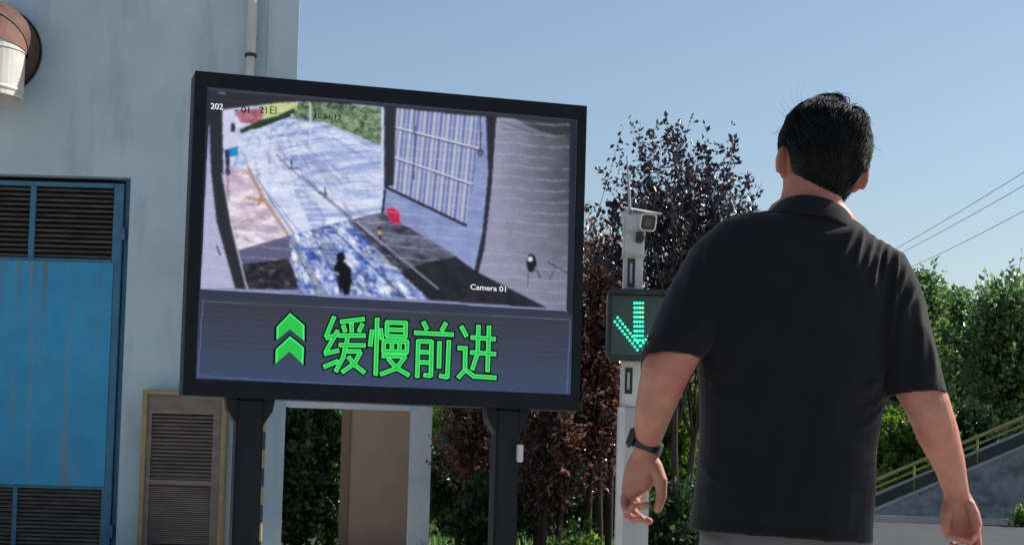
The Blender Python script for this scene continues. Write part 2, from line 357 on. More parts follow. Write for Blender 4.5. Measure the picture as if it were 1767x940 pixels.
mb = MB(); mb.loft([cring(e0[0]+Vector((0,0,.002)), Vector((0,0,-1)), rd-.008), cring(Vector((e0[0].x,e0[0].y,zb)), Vector((0,0,-1)), rd-.008), cring(Vector((e0[0].x,e0[0].y,zb)), Vector((0,0,-1)), rd-.03), cring(e0[0], Vector((0,0,-1)), rd-.03)], caps=False)
mb.build('outlet', MT['galv'], t)
mb = MB(); mb.loft([cring(Vector((e0[0].x,e0[0].y,zb+.06)), Vector((0,0,-1)), rd-.002), cring(Vector((e0[0].x,e0[0].y,zb+.08)), Vector((0,0,-1)), rd+.004), cring(Vector((e0[0].x,e0[0].y,zb+.10)), Vector((0,0,-1)), rd-.002)], caps=False); mb.build('bead', MT['galv'], t)
mb = MB(); mb.loft([cring(e0[0]+Vector((0,0,-.002)), Vector((0,0,-1)), rd-.031), cring(e0[0]+Vector((0,0,.004)), Vector((0,0,-1)), rd-.031)]); mb.build('damper', MT['void'], t)  # near-black disc stands in for the shade up inside the open outlet
sxm = e0[0]+Vector((math.sin(R(21))*rd, -math.cos(R(21))*rd, 0))
MB().box(sxm.x-.012, sxm.x+.012, sxm.y-.004, sxm.y+.02, zb+.005, e0[0].z+.1).build('rusty_seam', mat('rust_streak', (.20,.09,.04), (.40,.30,.2), 9, .8), t)

# tan wall seen through the passage
ty = 20.5
tx0, tx1 = P(604,760,ty).x, P(726,760,ty).x
tw = thing('tan_wall', 'plain tan rendered wall seen through the passage opening', 'wall', ((tx0+tx1)/2, ty, 0))
MB().box(tx0, tx1, ty, ty+.4, 0, 3.0).build('wall_body', MT['tan'], tw)
MB().box(tx0-.10, tx0-.001, ty-.03, ty+.4, 0, 3.0).build('edge_trim', mat('brown_trim', (.13,.085,.06), rough=.7), tw)
MB().box(tx0-.16, tx1+.1, ty-.06, ty+.5, 3.0, 3.1).build('coping', MT['tan'], tw)

# ------------------------------------------------------------------ LED screen
SH = 1.60
TL = P(337,122,8.57)
BL = Vector((TL.x, TL.y, P(321,682,8.57).z)); hs = TL.z-BL.z
TRy = 8.57*560/525.0
TR0 = P(1013,185,TRy); TR = Vector((TR0.x, TR0.y, TL.z))
AX = (TR-TL); SW = AX.length; AX.normalize(); AZ = Vector((0,0,1)); AN = AX.cross(AZ).normalized()   # AN points at the viewer
if AN.y > 0: AN = -AN
led = thing('led_screen', 'large black-framed outdoor LED screen on two posts showing a camera picture', 'screen', (BL.x+AX.x*SW/2, BL.y+AX.y*SW/2, 0))
dep = .20
mb = MB(); mb.obox(BL, AX, -AN, AZ, (0,SW), (.03,dep), (0,hs)); mb.build('cabinet', MT['cabinet'], led, bevel=.006)
# bezel ring around the display
bz_l, bz_r, bz_t, bz_b = .062, .045, .075, .085
mb = MB()
mb.obox(BL, AX, -AN, AZ, (0,bz_l), (0,.028), (0,hs)); mb.obox(BL, AX, -AN, AZ, (SW-bz_r,SW), (0,.028), (0,hs))
mb.obox(BL, AX, -AN, AZ, (bz_l,SW-bz_r), (0,.028), (hs-bz_t,hs)); mb.obox(BL, AX, -AN, AZ, (bz_l,SW-bz_r), (0,.028), (0,bz_b))
mb.build('bezel', MT['cabinet'], led)

# painted camera picture: one coloured cell per LED
U, V = 560, 440
o0 = BL + AX*bz_l + AZ*bz_b - AN*.016
dw, dh = SW-bz_l-bz_r, hs-bz_t-bz_b
uu, vv = np.meshgrid((np.arange(U)+.5)/U, (np.arange(V)+.5)/V)
pts = np.array(o0)[None,None] + uu[...,None]*dw*np.array(AX) + vv[...,None]*dh*np.array(AZ)
GX, GY = to_px(pts.reshape(-1,3)); GX = GX.reshape(V,U); GY = GY.reshape(V,U)
IMG = np.zeros((V,U,3))
def C(r,g,b): return np.array(srgb(r,g,b)[:3])
def inpoly(p):
    ins = np.zeros(GX.shape, bool); n = len(p)
    for i in range(n):
        (x0,y0),(x1,y1) = p[i], p[(i+1)%n]
        if y0 == y1: continue
        c = ((y0 > GY) != (y1 > GY)) & (GX < (x1-x0)*(GY-y0)/(y1-y0)+x0); ins ^= c
    return ins
def segd(a, b_):
    (x0,y0),(x1,y1) = a, b_; L = max((x1-x0)**2+(y1-y0)**2, 1e-6)
    t = np.clip(((GX-x0)*(x1-x0)+(GY-y0)*(y1-y0))/L, 0, 1)
    return np.hypot(GX-x0-t*(x1-x0), GY-y0-t*(y1-y0))
def fill(p, c, a=1.0):
    m = inpoly(p) if not isinstance(p, np.ndarray) else p
    IMG[m] = IMG[m]*(1-a) + np.asarray(c)*a; return m
def line(p, w, c, a=1.0, clip=None):
    for q in range(len(p)-1):
        m = segd(p[q], p[q+1]) < w/2
        if clip is not None: m &= clip
        IMG[m] = IMG[m]*(1-a)+c*a
def vnoise(sx, sy, seed, rot=0.0):
    """smooth value noise in picture coordinates"""
    g = np.random.default_rng(seed).random((256,256)); c, s_ = math.cos(rot), math.sin(rot)
    x = ((GX*c+GY*s_)/sx) % 255; y = ((-GX*s_+GY*c)/sy) % 255
    i, j = np.floor(x).astype(int), np.floor(y).astype(int); fx, fy = x-i, y-j
    fx = fx*fx*(3-2*fx); fy = fy*fy*(3-2*fy)
    return (g[j,i]*(1-fx)+g[j,i+1]*fx)*(1-fy)+(g[j+1,i]*(1-fx)+g[j+1,i+1]*fx)*fy
def mixn(m, c0, c1, n):
    IMG[m] = (c0*(1-n[...,None])+c1*n[...,None])[m]
def fbm(sx, sy, seed, rot=0.0, oc=4, g=.62):
    t, a, w_ = 0, 1.0, 0
    for k in range(oc): t = t+a*vnoise(sx/1.9**k, sy/1.9**k, seed*7+k, rot); w_ += a; a *= g
    return t/w_
def tri(m, c0, c1, c2, n):
    n = np.clip(n,0,1)[...,None]; lo_ = c0*(1-n*2)+c1*n*2; hi_ = c1*(2-n*2)+c2*(n*2-1)
    IMG[m] = np.where(n < .5, lo_, hi_)[m]
def homog(src, dst):
    A_ = []
    for (x, y), (u, v) in zip(src, dst): A_ += [[x,y,1,0,0,0,-u*x,-u*y,-u],[0,0,0,x,y,1,-v*x,-v*y,-v]]
    h = np.linalg.svd(np.array(A_))[2][-1].reshape(3,3); q = h @ np.stack([GX.ravel(),GY.ravel(),np.ones(GX.size)]); return (q[0]/q[2]).reshape(GX.shape), (q[1]/q[2]).reshape(GX.shape)
WX, WY = homog([(516,505),(742,517),(446,262),(520,252)], [(0,0),(4,0),(0,18),(4,18)])
def gn(sx, sy, seed, oc=4, g=.65):
    global GX, GY
    a, b__ = GX, GY; GX, GY = np.clip(WX,-40,60)*100+5000, np.clip(WY,-5,60)*100+1000
    r_ = fbm(sx, sy, seed, 0, oc, g); GX, GY = a, b__; return r_
DKG = C(56,57,66)
fill(np.ones(GX.shape,bool), C(46,50,62))
cctv = inpoly([(362,155),(985,207),(978,537),(346,499)])
fill(cctv, C(150,155,190))
# surround lines of the picture field
fill([(340,150),(995,203),(995,215),(340,162)], C(62,64,74))
# left inner wall and curved jamb
fill([(357,230),(372,380),(404,497),(346,497)], C(186,186,214)); 
for yy in (340,362,386,410,434,458,480): line([(350,yy),(400,yy+6)], 1.6, C(205,205,225), .8)
# outdoors
outd = inpoly([(384,186),(420,184),(480,178),(540,176),(662,185),(660,366),(598,380),(500,406),(406,433),(394,380),(386,300)])
n1 = np.clip((gn(160,110,1,5,.7)-.30)/.40,0,1)
n1 = np.clip(n1*.6+.4*np.clip((gn(45,38,34,4,.8)-.3)/.4,0,1),0,1); tri(outd, C(140,162,214), C(205,213,238), C(242,244,252), n1*.75+.2)
sh_ = np.clip((gn(420,60,31,4,.7)-.50)/.10,0,1)[...,None]*.55; m = outd & (WX > 1.5); IMG[m] = (IMG*(1-sh_)+C(108,138,204)*sh_)[m]
sh_ = np.clip((gn(45,300,36,4,.7)-.55)/.10,0,1)[...,None]*.40; IMG[outd] = (IMG*(1-sh_)+C(124,132,176)*sh_)[outd]
m = inpoly([(386,288),(430,288),(500,406),(406,433),(394,380)]); mixn(m, C(190,170,194), C(240,230,238), np.clip((fbm(18,7,16,.1)-.3)/.4,0,1))
m = inpoly([(505,178),(540,176),(662,186),(660,252),(560,212),(505,205)]); mixn(m, C(34,62,52), C(160,184,148), np.clip((fbm(8,6,3,0,4,.9)-.28)/.44,0,1))
m = inpoly([(455,179),(515,177),(512,190),(470,205),(440,200)]); mixn(m, C(168,180,130), C(228,232,180), vnoise(6,4,5))
m = inpoly([(404,190),(456,186),(450,215),(415,212)]); mixn(m, C(150,90,110), C(205,150,160), vnoise(5,4,6))
line([(418,226),(455,210),(480,204),(505,192)], 9, C(58,84,60)); line([(440,222),(500,200)], 4, C(40,60,48))
fill([(384,190),(398,190),(409,212),(410,262),(388,262)], C(212,212,236)); fill([(398,212),(406,212),(406,228),(398,228)], C(60,60,90))
fill([(387,258),(412,252),(411,268),(388,274)], C(48,150,205))
for q in range(7):
    a0 = 470+q*7; line([(488+q*6,206+q*2),(a0-8,222+q*4),(a0-20+q*7,250+q*9),(a0-28+q*16,290+q*10)], 1.8, C(112,134,190) if q % 2 else C(236,238,248), .35, outd)
line([(500,204),(560,216),(656,252)], 2, C(120,140,190), .6, outd); line([(545,228),(660,262)], 2, C(236,238,250), .6, outd); line([(404,434),(500,407),(598,381),(660,367)], 2.2, C(80,84,120), .6)
line([(418,300),(428,300),(470,360)], 3, C(170,150,170), .6)
line([(428,288),(455,345),(497,405)], 5, C(176,148,120), .8); line([(442,304),(470,350),(508,404)], 2, C(96,78,100), .8); line([(463,334),(517,400)], 1.5, C(120,98,118), .7)
line([(450,340),(447,352)], 6, C(180,146,90), .8); line([(426,341),(455,347)], 5, C(180,146,96), .8)
line([(478,268),(500,290),(560,340),(604,378)], 4, C(124,120,150), .6); line([(520,302),(606,376)], 1.8, C(84,82,106), .8)
line([(503,276),(503,289)], 2.6, C(40,44,60)); line([(500,290),(520,293)], 3, C(84,90,116), .7); line([(561,324),(561,338)], 3.4, C(54,54,52)); line([(550,333),(565,337)], 3.4, C(80,82,92), .8)
line([(392,262),(393,285),(393,300)], 8, C(70,54,100)); line([(392,300),(394,345)], 5, C(150,120,160), .7)
line([(535,178),(536,252)], 2.4, C(214,222,232))
# floor inside
fill([(406,433),(500,406),(512,432),(500,446),(420,456)], C(112,112,142))
m = inpoly([(412,456),(498,446),(520,500),(430,499)]); mixn(m, C(38,38,44), C(80,78,84), np.clip((fbm(9,6,7)-.3)/.4,0,1))
walk = inpoly([(497,407),(598,380),(742,517),(516,505)])
nw = np.clip((gn(60,85,8,5,.85)-.36)/.28,0,1); tri(walk, C(84,114,192), C(176,193,232), C(242,244,252), nw)
sh_ = np.clip((gn(40,260,38,4,.7)-.52)/.08,0,1)[...,None]*.5; IMG[walk] = (IMG*(1-sh_)+C(58,72,116)*sh_)[walk]; sh_ = np.clip((gn(22,30,39,3,.8)-.58)/.08,0,1)[...,None]*.55; IMG[walk] = (IMG*(1-sh_)+C(40,60,130)*sh_)[walk]
line([(566,388),(700,515)], 3, C(40,60,130), .75, walk); line([(505,420),(545,500)], 3, C(50,60,110), .5, walk)
m = inpoly([(598,380),(660,366),(830,466),(945,530),(742,517)]); mixn(m, C(62,64,80), C(140,142,166), np.clip((gn(90,120,10,5,.8)-.30)/.4,0,1))
m = inpoly([(735,452),(800,440),(830,466),(945,532),(742,518),(690,470)]); mixn(m, C(38,38,44), C(66,66,74), fbm(16,9,44,.5))
m = inpoly([(640,395),(735,452),(690,470),(660,440)]) & (fbm(12,5,45,.6) > .55); IMG[m] = IMG[m]*.5+C(50,50,60)*.5
line([(612,385),(752,508)], 3, C(46,48,70)); line([(616,383),(756,498)], 1.6, C(190,192,214), .8)
line([(655,393),(656,411)], 6, C(84,50,52)); line([(655,400),(656,402)], 6, C(196,170,120))
# right wall with the slatted window
wl = inpoly([(664,190),(842,202),(846,250),(836,400),(822,468),(800,452),(664,350)]); mixn(wl, C(128,144,188), C(168,178,214), fbm(24,16,14))
win = inpoly([(684,187),(832,203),(805,390),(668,320)])
st = .5+.5*np.sin((GX+.10*(GY-190))*.78); st2 = .5+.5*np.sin((GX+.1*GY)*.31+1); mixn(win, C(92,116,186), C(206,206,214), np.clip(st*.75+st2*.35-.05,0,1))
line([(670,218),(826,258)], 4, C(56,64,100)); line([(671,217),(826,256)], 2.2, C(226,230,245))
line([(672,270),(816,320)], 4, C(56,64,100)); line([(673,269),(816,318)], 2.2, C(226,230,245))
line([(668,324),(804,389)], 5, C(34,38,60)); line([(716,190),(714,310)], 2.5, C(60,74,120), .8)
fill([(663,186),(684,188),(680,320),(666,322),(663,366)], C(62,62,72)); line([(660,184),(660,360)], 3.2, C(214,220,236)); line([(664,330),(660,366)], 5, C(42,46,72))
fill([(665,362),(676,357),(690,366),(690,388),(676,384)], C(206,44,96))
fill([(838,200),(857,202),(848,330),(836,430),(826,470),(818,468),(832,400),(842,300)], C(60,60,68))
line([(829,200),(829,264)], 2.6, C(36,38,50)); m = np.hypot(GX-829,GY-264) < 6; fill(m, C(90,92,104))
# right grey wall
rw = inpoly([(857,202),(986,214),(979,538),(944,530),(826,470),(838,430),(850,330)])
t_ = np.clip((GX-850)/130,0,1)*.75*np.clip(1.35-(GY-205)/330,0.15,1) + .12*vnoise(20,12,12); mixn(rw, C(164,163,186), C(70,69,76), np.clip(t_*1.1-.05+.16*(fbm(30,22,13)-.5),0,1))
fill([(876,200),(986,212),(986,240),(930,226)], C(66,66,74), .8); line([(862,208),(900,222),(986,258)], 2, C(96,96,110), .8); line([(866,222),(940,240)], 1.6, C(96,96,110), .7)
m = np.hypot((GX-917)/9,(GY-454)/16) < 1; fill(m, C(36,36,48)); m = np.hypot(GX-915,GY-447) < 4; fill(m, C(225,225,230)); line([(912,468),(910,496)], 1.6, C(90,90,105)); line([(924,462),(932,478)], 5, C(100,98,110), .7)
line([(945,452),(978,470)], 2, C(60,60,70)); line([(958,462),(948,484)], 2, C(80,80,95), .8)
# left jamb, ceiling edge
fill([(360,180),(384,186),(386,300),(398,385),(428,499),(406,498),(374,385),(364,300)], C(60,60,68)); line([(384,300),(400,390),(426,498)], 2.2, C(200,204,220), .85); line([(374,424),(380,440)], 3, C(36,36,44))
fill([(355,150),(992,203),(992,212),(860,203),(750,193),(662,185),(600,178),(540,174),(480,178),(385,190),(355,192)], C(64,64,72))
line([(378,160),(388,162)], 2.4, C(130,140,170)); line([(372,172),(470,180)], 1.5, C(92,92,104), .5)
# walking figure on the picture
m = np.hypot((GX-588)/8,(GY-444)/9.5) < 1; DKP = C(24,24,32); fill(m, DKP)
fill([(582,450),(596,452),(606,464),(607,486),(603,508),(594,510),(590,498),(586,509),(583,490),(582,478),(574,470),(577,458)], DKP); line([(575,469),(584,473)], 2.2, C(200,200,220))
# horizontal refresh lines across the picture
ph = (GY - .075*(GX-660) + 1.3*np.sin(GX/17.0) + .7*np.sin(GX/7.1+1.7)) % 19.2
lm = (ph < 1.7) & cctv & (vnoise(40,19,21) > .25) & (GY > 205); br = IMG.mean(2) > .07
IMG[lm & br] = IMG[lm & br]*.72 + C(216,220,236)*.28
grain = rng.normal(1, .075, IMG.shape[:2])[...,None]*np.ones(3); IMG[cctv] *= np.clip(grain,.7,1.3)[cctv]; IMG[cctv] = (np.clip(IMG,0,1)**1.22*1.08)[cctv]

# message field
fld = inpoly([(338,508),(990,541),(985,694),(332,660)])
tb = np.clip((GY-(512+.05*(GX-338)))/150,0,1); IMG[fld] = (C(60,62,70)*(1-tb[...,None])+C(62,76,108)*tb[...,None])[fld]
rib = (np.sin((GY-.05*GX)*.62) > .55) & fld & (tb < .62); IMG[rib] *= .88
fill([(346,500),(984,538),(984,546),(340,512)], C(50,58,80)); line([(350,519),(983,551)], 1.8, C(96,112,150), .5)
for p in ([(350,519),(342,648)], [(342,648),(978,686)], [(978,686),(984,553)]): line(p, 2.4, C(88,110,158), .55)
m = inpoly([(356,150),(363,155),(346,500),(338,500)]); fill(m, C(38,44,62)); m = inpoly([(984,205),(994,205),(988,545),(978,540)]); fill(m, C(36,42,60))
m = inpoly([(356,145),(363,150),(990,203),(990,208),(363,156),(356,152)]); fill(m, C(58,64,86), .8)
def blur(a, s_):
    k = np.exp(-.5*(np.arange(-4,5)/s_)**2); k /= k.sum()
    for ax in (0,1): a = sum(w_*np.roll(a, i-4, ax) for i, w_ in enumerate(k))
    return a
BL_ = blur(IMG, 1.3); IMG[cctv] = BL_[cctv]*.8+IMG[cctv]*.2
IMG = np.clip(IMG, 0, 1.2)
vx = (np.arange(U+1)/U)[None,:,None]*dw*np.array(AX); vz = (np.arange(V+1)/V)[:,None,None]*dh*np.array(AZ)
gv = (np.array(o0)[None,None]+vx+vz).reshape(-1,3)
ii = (np.arange(V)[:,None]*(U+1)+np.arange(U)[None,:]).ravel()
gf = np.stack([ii, ii+1, ii+U+2, ii+U+1], 1)
me = bpy.data.meshes.new('display_panel'); me.vertices.add(len(gv)); me.vertices.foreach_set('co', gv.ravel())
me.loops.add(len(gf)*4); me.loops.foreach_set('vertex_index', gf.ravel().astype(np.int32)); me.polygons.add(len(gf)); me.polygons.foreach_set('loop_start', np.arange(0,len(gf)*4,4).astype(np.int32))
me.update(calc_edges=True)
at = me.attributes.new('led', 'FLOAT_COLOR', 'FACE'); at.data.foreach_set('color', np.concatenate([IMG.reshape(-1,3), np.ones((U*V,1))],1).ravel().astype(np.float32))
m = bpy.data.materials.new('led_picture'); m.use_nodes = True; nt = m.node_tree; pb = nt.nodes['Principled BSDF']
an = nt.nodes.new('ShaderNodeAttribute'); an.attribute_name = 'led'; nt.links.new(an.outputs['Color'], pb.inputs['Emission Color'])
pb.inputs['Emission Strength'].default_value = 0.70; pb.inputs['Base Color'].default_value = (.010,.010,.011,1); pb.inputs['Roughness'].default_value = .7; pb.inputs['Specular IOR Level'].default_value = .1
link('display_panel', me, m, led)

# lettering on the message field
def on_panel(px, py, lift): return ray_plane(px, py, o0, AN) + AN*lift
def stroke_mesh(name, lines, wpx, lift, m, parent, thick=.0015, cap=0.0):
    mb = MB()
    for q, ln in enumerate(lines):
        for i in range(len(ln)-1):
            a = Vector(ln[i]); b_ = Vector(ln[i+1]); dd = (b_-a).normalized(); nn = Vector((-dd.y, dd.x))*wpx/2
            e0 = dd*(cap if i == 0 else wpx*.35); e1 = dd*(cap if i == len(ln)-2 else wpx*.35)
            c4 = [a-e0-nn, b_+e1-nn, b_+e1+nn, a-e0+nn]; lf = lift + .00012*((q*3+i) % 17)
            fr = [on_panel(p.x, p.y, lf+thick) for p in c4]; bk = [on_panel(p.x, p.y, lf) for p in c4]
            mb.add(fr+bk, [(0,1,2,3),(0,4,5,1),(1,5,6,2),(2,6,7,3),(3,7,4,0)])
    return mb.build(name, m, parent)
def cc(l): return [[(540+x/5.197, 530+y/5.197) for x, y in s_] for s_ in l]
GLY = [
 [[(190,82),(112,272)],[(112,278),(222,246)],[(222,205),(112,402)],[(96,418),(232,386)],[(92,535),(228,480)],[(240,132),(462,106)],[(268,160),(290,222)],[(342,140),(346,226)],[(444,146),(408,222)],[(228,254),(470,254)],[(228,338),(470,342)],[(312,254),(268,450),(200,578)],[(292,394),(430,396)],[(428,396),(372,500),(256,584)],[(312,440),(372,516),(464,588)]],
 [[(574,94),(560,612)],[(528,200),(510,352)],[(602,188),(616,292)],[(662,130),(660,262)],[(830,136),(826,266)],[(650,136),(842,142)],[(668,200),(826,204)],[(650,258),(840,266)],[(634,298),(630,404)],[(842,302),(838,404)],[(706,302),(704,400)],[(774,304),(772,402)],[(622,304),(856,310)],[(620,394),(854,402)],[(612,436),(836,440)],[(828,438),(744,548),(600,602)],[(668,456),(744,542),(862,612)]],
 [[(984,128),(1022,202)],[(1192,136),(1150,214)],[(904,228),(1260,246)],[(942,290),(932,632)],[(936,304),(1066,308)],[(1060,298),(1054,622)],[(1058,614),(988,606)],[(950,400),(1052,404)],[(948,492),(1050,496)],[(1132,304),(1126,548)],[(1216,294),(1202,636)],[(1204,628),(1128,612)]],
 [[(1326,168),(1376,264)],[(1294,364),(1372,368)],[(1364,350),(1360,562)],[(1364,556),(1296,634)],[(1364,562),(1440,618),(1642,632)],[(1410,270),(1636,286)],[(1406,404),(1640,420)],[(1482,158),(1474,410),(1424,562)],[(1576,164),(1562,580)]]]
MT['txt_core'] = emit('green_lettering_core', (.008,.56,.06,1), .72)
MT['txt'] = emit('green_lettering', (.07,.84,.17,1), .72)
MT['outl'] = mat('lettering_outline', (.004,.012,.008), rough=.7, spec=.1)
for q, gl in enumerate(GLY):
    L = cc(gl); stroke_mesh('lettering_outline', L, 12.5, .003, MT['outl'], led, thick=.0008, cap=2.8)
    stroke_mesh('lettering', L, 7.6, .0062, MT['txt'], led, thick=.0012); stroke_mesh('lettering_core', L, 3.6, .0100, MT['txt_core'], led, thick=.0008, cap=-2.0)
def chev(pts, lift, m, name):
    pp = [(300+x/2.454, 500+y/2.454) for x, y in pts]
    fr = [on_panel(x, y, lift+.001) for x, y in pp]; bk = [on_panel(x, y, lift) for x, y in pp]; n = len(fr)
    # split the chevron in two convex halves
    mb = MB(); mb.add(fr+bk, [(0,1,2,3),(0,3,4,5)] + [(i,(i+1)%n,n+(i+1)%n,n+i) for i in range(n)]); mb.build(name, m, led)
for a0 in ([(491,98),(552,150),(552,216),(491,166),(434,212),(434,158)], [(491,196),(550,244),(547,316),(489,260),(429,312),(431,252)]):
    cxm, cym = sum(p[0] for p in a0)/6, sum(p[1] for p in a0)/6
    chev([(cxm+(x-cxm)*1.16, cym+(y-cym)*1.14) for x, y in a0], .003, MT['outl'], 'arrow_outline'); chev(a0, .0062, MT['txt'], 'arrow_mark'); chev([(cxm+(x-cxm)*.86, cym+(y-cym)*.86-1) for x, y in a0], .0078, MT['txt_core'], 'arrow_core')
def text_on(body, px, py, hpx, m, slope, lift=.003, xs=1.0, name='overlay_text'):
    c = bpy.data.curves.new(name, 'FONT'); c.body = body; c.offset = .012
    o = bpy.data.objects.new(name, c); COL.objects.link(o)
    me = bpy.data.meshes.new_from_object(o.evaluated_get(bpy.context.evaluated_depsgraph_get())); bpy.data.objects.remove(o); 
    for v in me.vertices:
        x, y = v.co.x*hpx*xs*1.35, v.co.y*hpx*1.35
        v.co = on_panel(px+x, py-y+slope*x, lift)
    return link(name, me, m, led)
MT['txtw'] = emit('white_overlay', (.9,.9,.95,1), .7); MT['txtk'] = mat('dark_overlay', (.01,.012,.02), rough=.8, spec=.1)
text_on('202', 363, 188, 10.5, MT['txtw'], .08, xs=1.05); text_on('- 01', 405, 194, 11, MT['txtk'], .05, xs=1.2); text_on('21日', 447, 195, 11.5, MT['txtk'], .06, xs=1.05)
text_on('10:51:13', 541, 203, 9, MT['txtk'], .10, xs=1.15); text_on('Camera 01', 811, 499, 9.5, MT['txtw'], .07, lift=.0045, xs=1.12); text_on('Camera 01', 812, 500.5, 9.5, MT['txtk'], .07, lift=.0035, xs=1.12)

# posts, gussets, box
for k, (pxa, pxb) in enumerate(((405,452),(853,893))):
    u0 = (ray_plane(pxa,760,BL-AN*.1,AN)-BL).dot(AX); u1 = (ray_plane(pxb,760,BL-AN*.1,AN)-BL).dot(AX)
    base = Vector((BL.x,BL.y,0))
    p_ = MB().obox(base, AX, -AN, AZ, (u0,u1), (.06,.06+(u1-u0)), (.02,BL.z)).build('post', MT['post'], led, bevel=.012, segs=3)
    for sgn in (-1,1):
        e = u0 if sgn < 0 else u1
        q = [base+AX*e+AZ*(BL.z-.001), base+AX*(e+sgn*.055)+AZ*(BL.z-.001), base+AX*(e+sgn*.045)+AZ*(BL.z-.06), base+AX*e+AZ*(BL.z-.13)]
        mb = MB(); mb.add([v-AN*.07 for v in q]+[v-AN*.17 for v in q], [(0,1,2,3),(4,7,6,5),(0,4,5,1),(1,5,6,2),(2,6,7,3),(3,7,4,0)]); mb.build('gusset', MT['post'], led)
    MB().obox(base, AX, -AN, AZ, (u0-.08,u1+.08), (-.02,.06+(u1-u0)+.08), (0,.02)).build('base_plate', MT['post'], led)
    if k == 1:
        zb0, zb1 = P(888,796,8.9).z, P(888,765,8.9).z
        MB().obox(base, AX, -AN, AZ, (u1-.018,u1+.014), (.03,.06), (zb0,zb1)).build('junction_box', MT['white_metal'], led, bevel=.004)

# ------------------------------------------------------------------ signal post
GYD = 9.6
def gp(px, py): return P(px, py, GYD)
bx0, bx1 = gp(1066,820).x, gp(1119,820).x
gpost = thing('signal_post', 'slim white post with a wide lower box and whip aerial, left of the man', 'post', ((bx0+bx1)/2, GYD, 0))
zsh = gp(1092,704).z
MB().box(bx0, bx1, GYD-.08, GYD+.09, .02, zsh).build('lower_box', MT['grey_metal'], gpost, bevel=.006)
MB().box(bx0-.012, bx0+.028, GYD-.086, GYD-.02, .02, zsh+.004).build('edge_trim', MT['white_metal'], gpost, bevel=.004)
MB().box(bx0-.06, bx1+.06, GYD-.14, GYD+.15, 0, .02).build('base_plate', MT['grey_metal'], gpost)
ux0, ux1 = gp(1071,660).x, gp(1104,660).x; zt = gp(1085,372).z; zcol = gp(1085,445).z
MB().box(ux0, ux1, GYD-.05, GYD+.06, zsh, zcol).build('upper_post', MT['white_metal'], gpost, bevel=.006)
MB().box(ux0-.006, ux1+.004, GYD-.058, GYD+.068, zcol, zt).build('top_sleeve', MT['white_metal'], gpost, bevel=.008)
for py in (404,443): 
    zz = gp(1085,py).z; MB().box(ux0-.012, ux1+.010, GYD-.066, GYD+.075, zz-.005, zz+.006).build('clamp_band', MT['grey_metal'], gpost)
for (p0, p1) in ((448,498),(635,680)):
    MB().box(gp(1081,500).x, gp(1094,500).x, GYD-.056, GYD-.049, gp(1085,p1).z, gp(1085,p0).z).build('slot_strip', MT['black'], gpost, bevel=.002)
    MB().box(gp(1085,500).x, gp(1089,500).x, GYD-.0585, GYD-.0555, gp(1085,p1-8).z, gp(1085,p0+8).z).build('slot_light', MT['grey_metal'], gpost)
a0, a1 = gp(1088,372), gp(1082,268)
MB().tube([(a0.x,GYD+.02,a0.z-.02),((a0.x+a1.x)/2+.002,GYD+.02,(a0.z+a1.z)/2),(a1.x,GYD+.02,a1.z)], [.009,.007,.004], 8).build('aerial', MT['grey_metal'], gpost)
MB().box(gp(1096,400).x, gp(1108,400).x, GYD-.11, GYD-.04, gp(1100,422).z, gp(1100,404).z).build('camera_arm', MT['black'], gpost, bevel=.005)

# bullet camera on top
camt = thing('security_camera', 'white box security camera with black face on top of the signal post', 'camera', tuple(gp(1103,400)))
c0 = gp(1106,381); fwd = Vector((.42,-.86,-.22)).normalized(); sid = fwd.cross(Vector((0,0,1))).normalized(); upv = sid.cross(fwd)
mb = MB()
def rr(c, hw, hh, n=24): return ring(c, sid*hw, upv*hh, n, 5)
mb.loft([rr(c0-fwd*.17, .036,.034), rr(c0-fwd*.15,.044,.042), rr(c0+fwd*.06,.050,.047), rr(c0+fwd*.085,.052,.049), rr(c0+fwd*.085,.045,.042), rr(c0+fwd*.070,.044,.041)]); mb.build('housing', MT['white_metal'], camt)
mb = MB(); mb.loft([rr(c0+fwd*.0702,.0437,.0407), rr(c0+fwd*.079,.0437,.0407)]); fp = mb.build('front_plate', MT['black'], camt)
mb = MB(); mb.tube([c0+fwd*.0788, c0+fwd*.0815], .022, 20); mb.build('lens', MT['lens'], camt)
mb = MB(); mb.loft([ring(c0-fwd*.16+upv*.054, sid*.046, upv*.004, 16, 6), ring(c0+fwd*.13+upv*.058, sid*.054, upv*.004, 16, 6)]); mb.build('sun_hood', MT['white_metal'], camt)
mb = MB(); mb.tube([c0-upv*.04-fwd*.03, c0-upv*.085-fwd*.05, Vector((ux1-.01,GYD-.06,gp(1100,412).z))], .014, 10); mb.build('bracket', MT['black'], camt)

# lane signal
sg = thing('lane_signal', 'black lane signal lit with a green downward arrow behind the man\'s elbow', 'signal', tuple(gp(1102,622)))
q0, q1 = gp(1043,620), gp(1163,620); zlo, zhi = gp(1100,616).z, gp(1100,512).z; yF = GYD-.17
wS = q1.x-q0.x
MB().box(q0.x, q1.x, yF, GYD-.051, zlo-.03, zhi+.012).build('casing', MT['signal_case'], sg, bevel=.018, segs=3)
MB().box(q0.x+.022, q1.x-.02, yF-.006, yF+.002, zlo, zhi-.014).build('face', MT['signal_face'], sg, bevel=.003)
mb = MB()
for (x0,x1,z0,z1) in ((q0.x,q0.x+.014,zlo-.01,zhi+.004),(q1.x-.014,q1.x,zlo-.01,zhi+.004)): MB().box(x0,x1,yF-.05,yF,z0,z1).build('side_visor', MT['signal_case'], sg)
MB().box(q0.x+.016, q1.x-.016, yF-.10, yF, zhi-.006, zhi+.016).build('top_visor', MT['signal_case'], sg, bevel=.008)
dot = []; dot2 = []
for r_ in range(9):
    for c_ in range(4): (dot2 if r_ in (1,2,3) and c_ > 1 else dot).append((1095+c_*4.6, 523+r_*8.0))
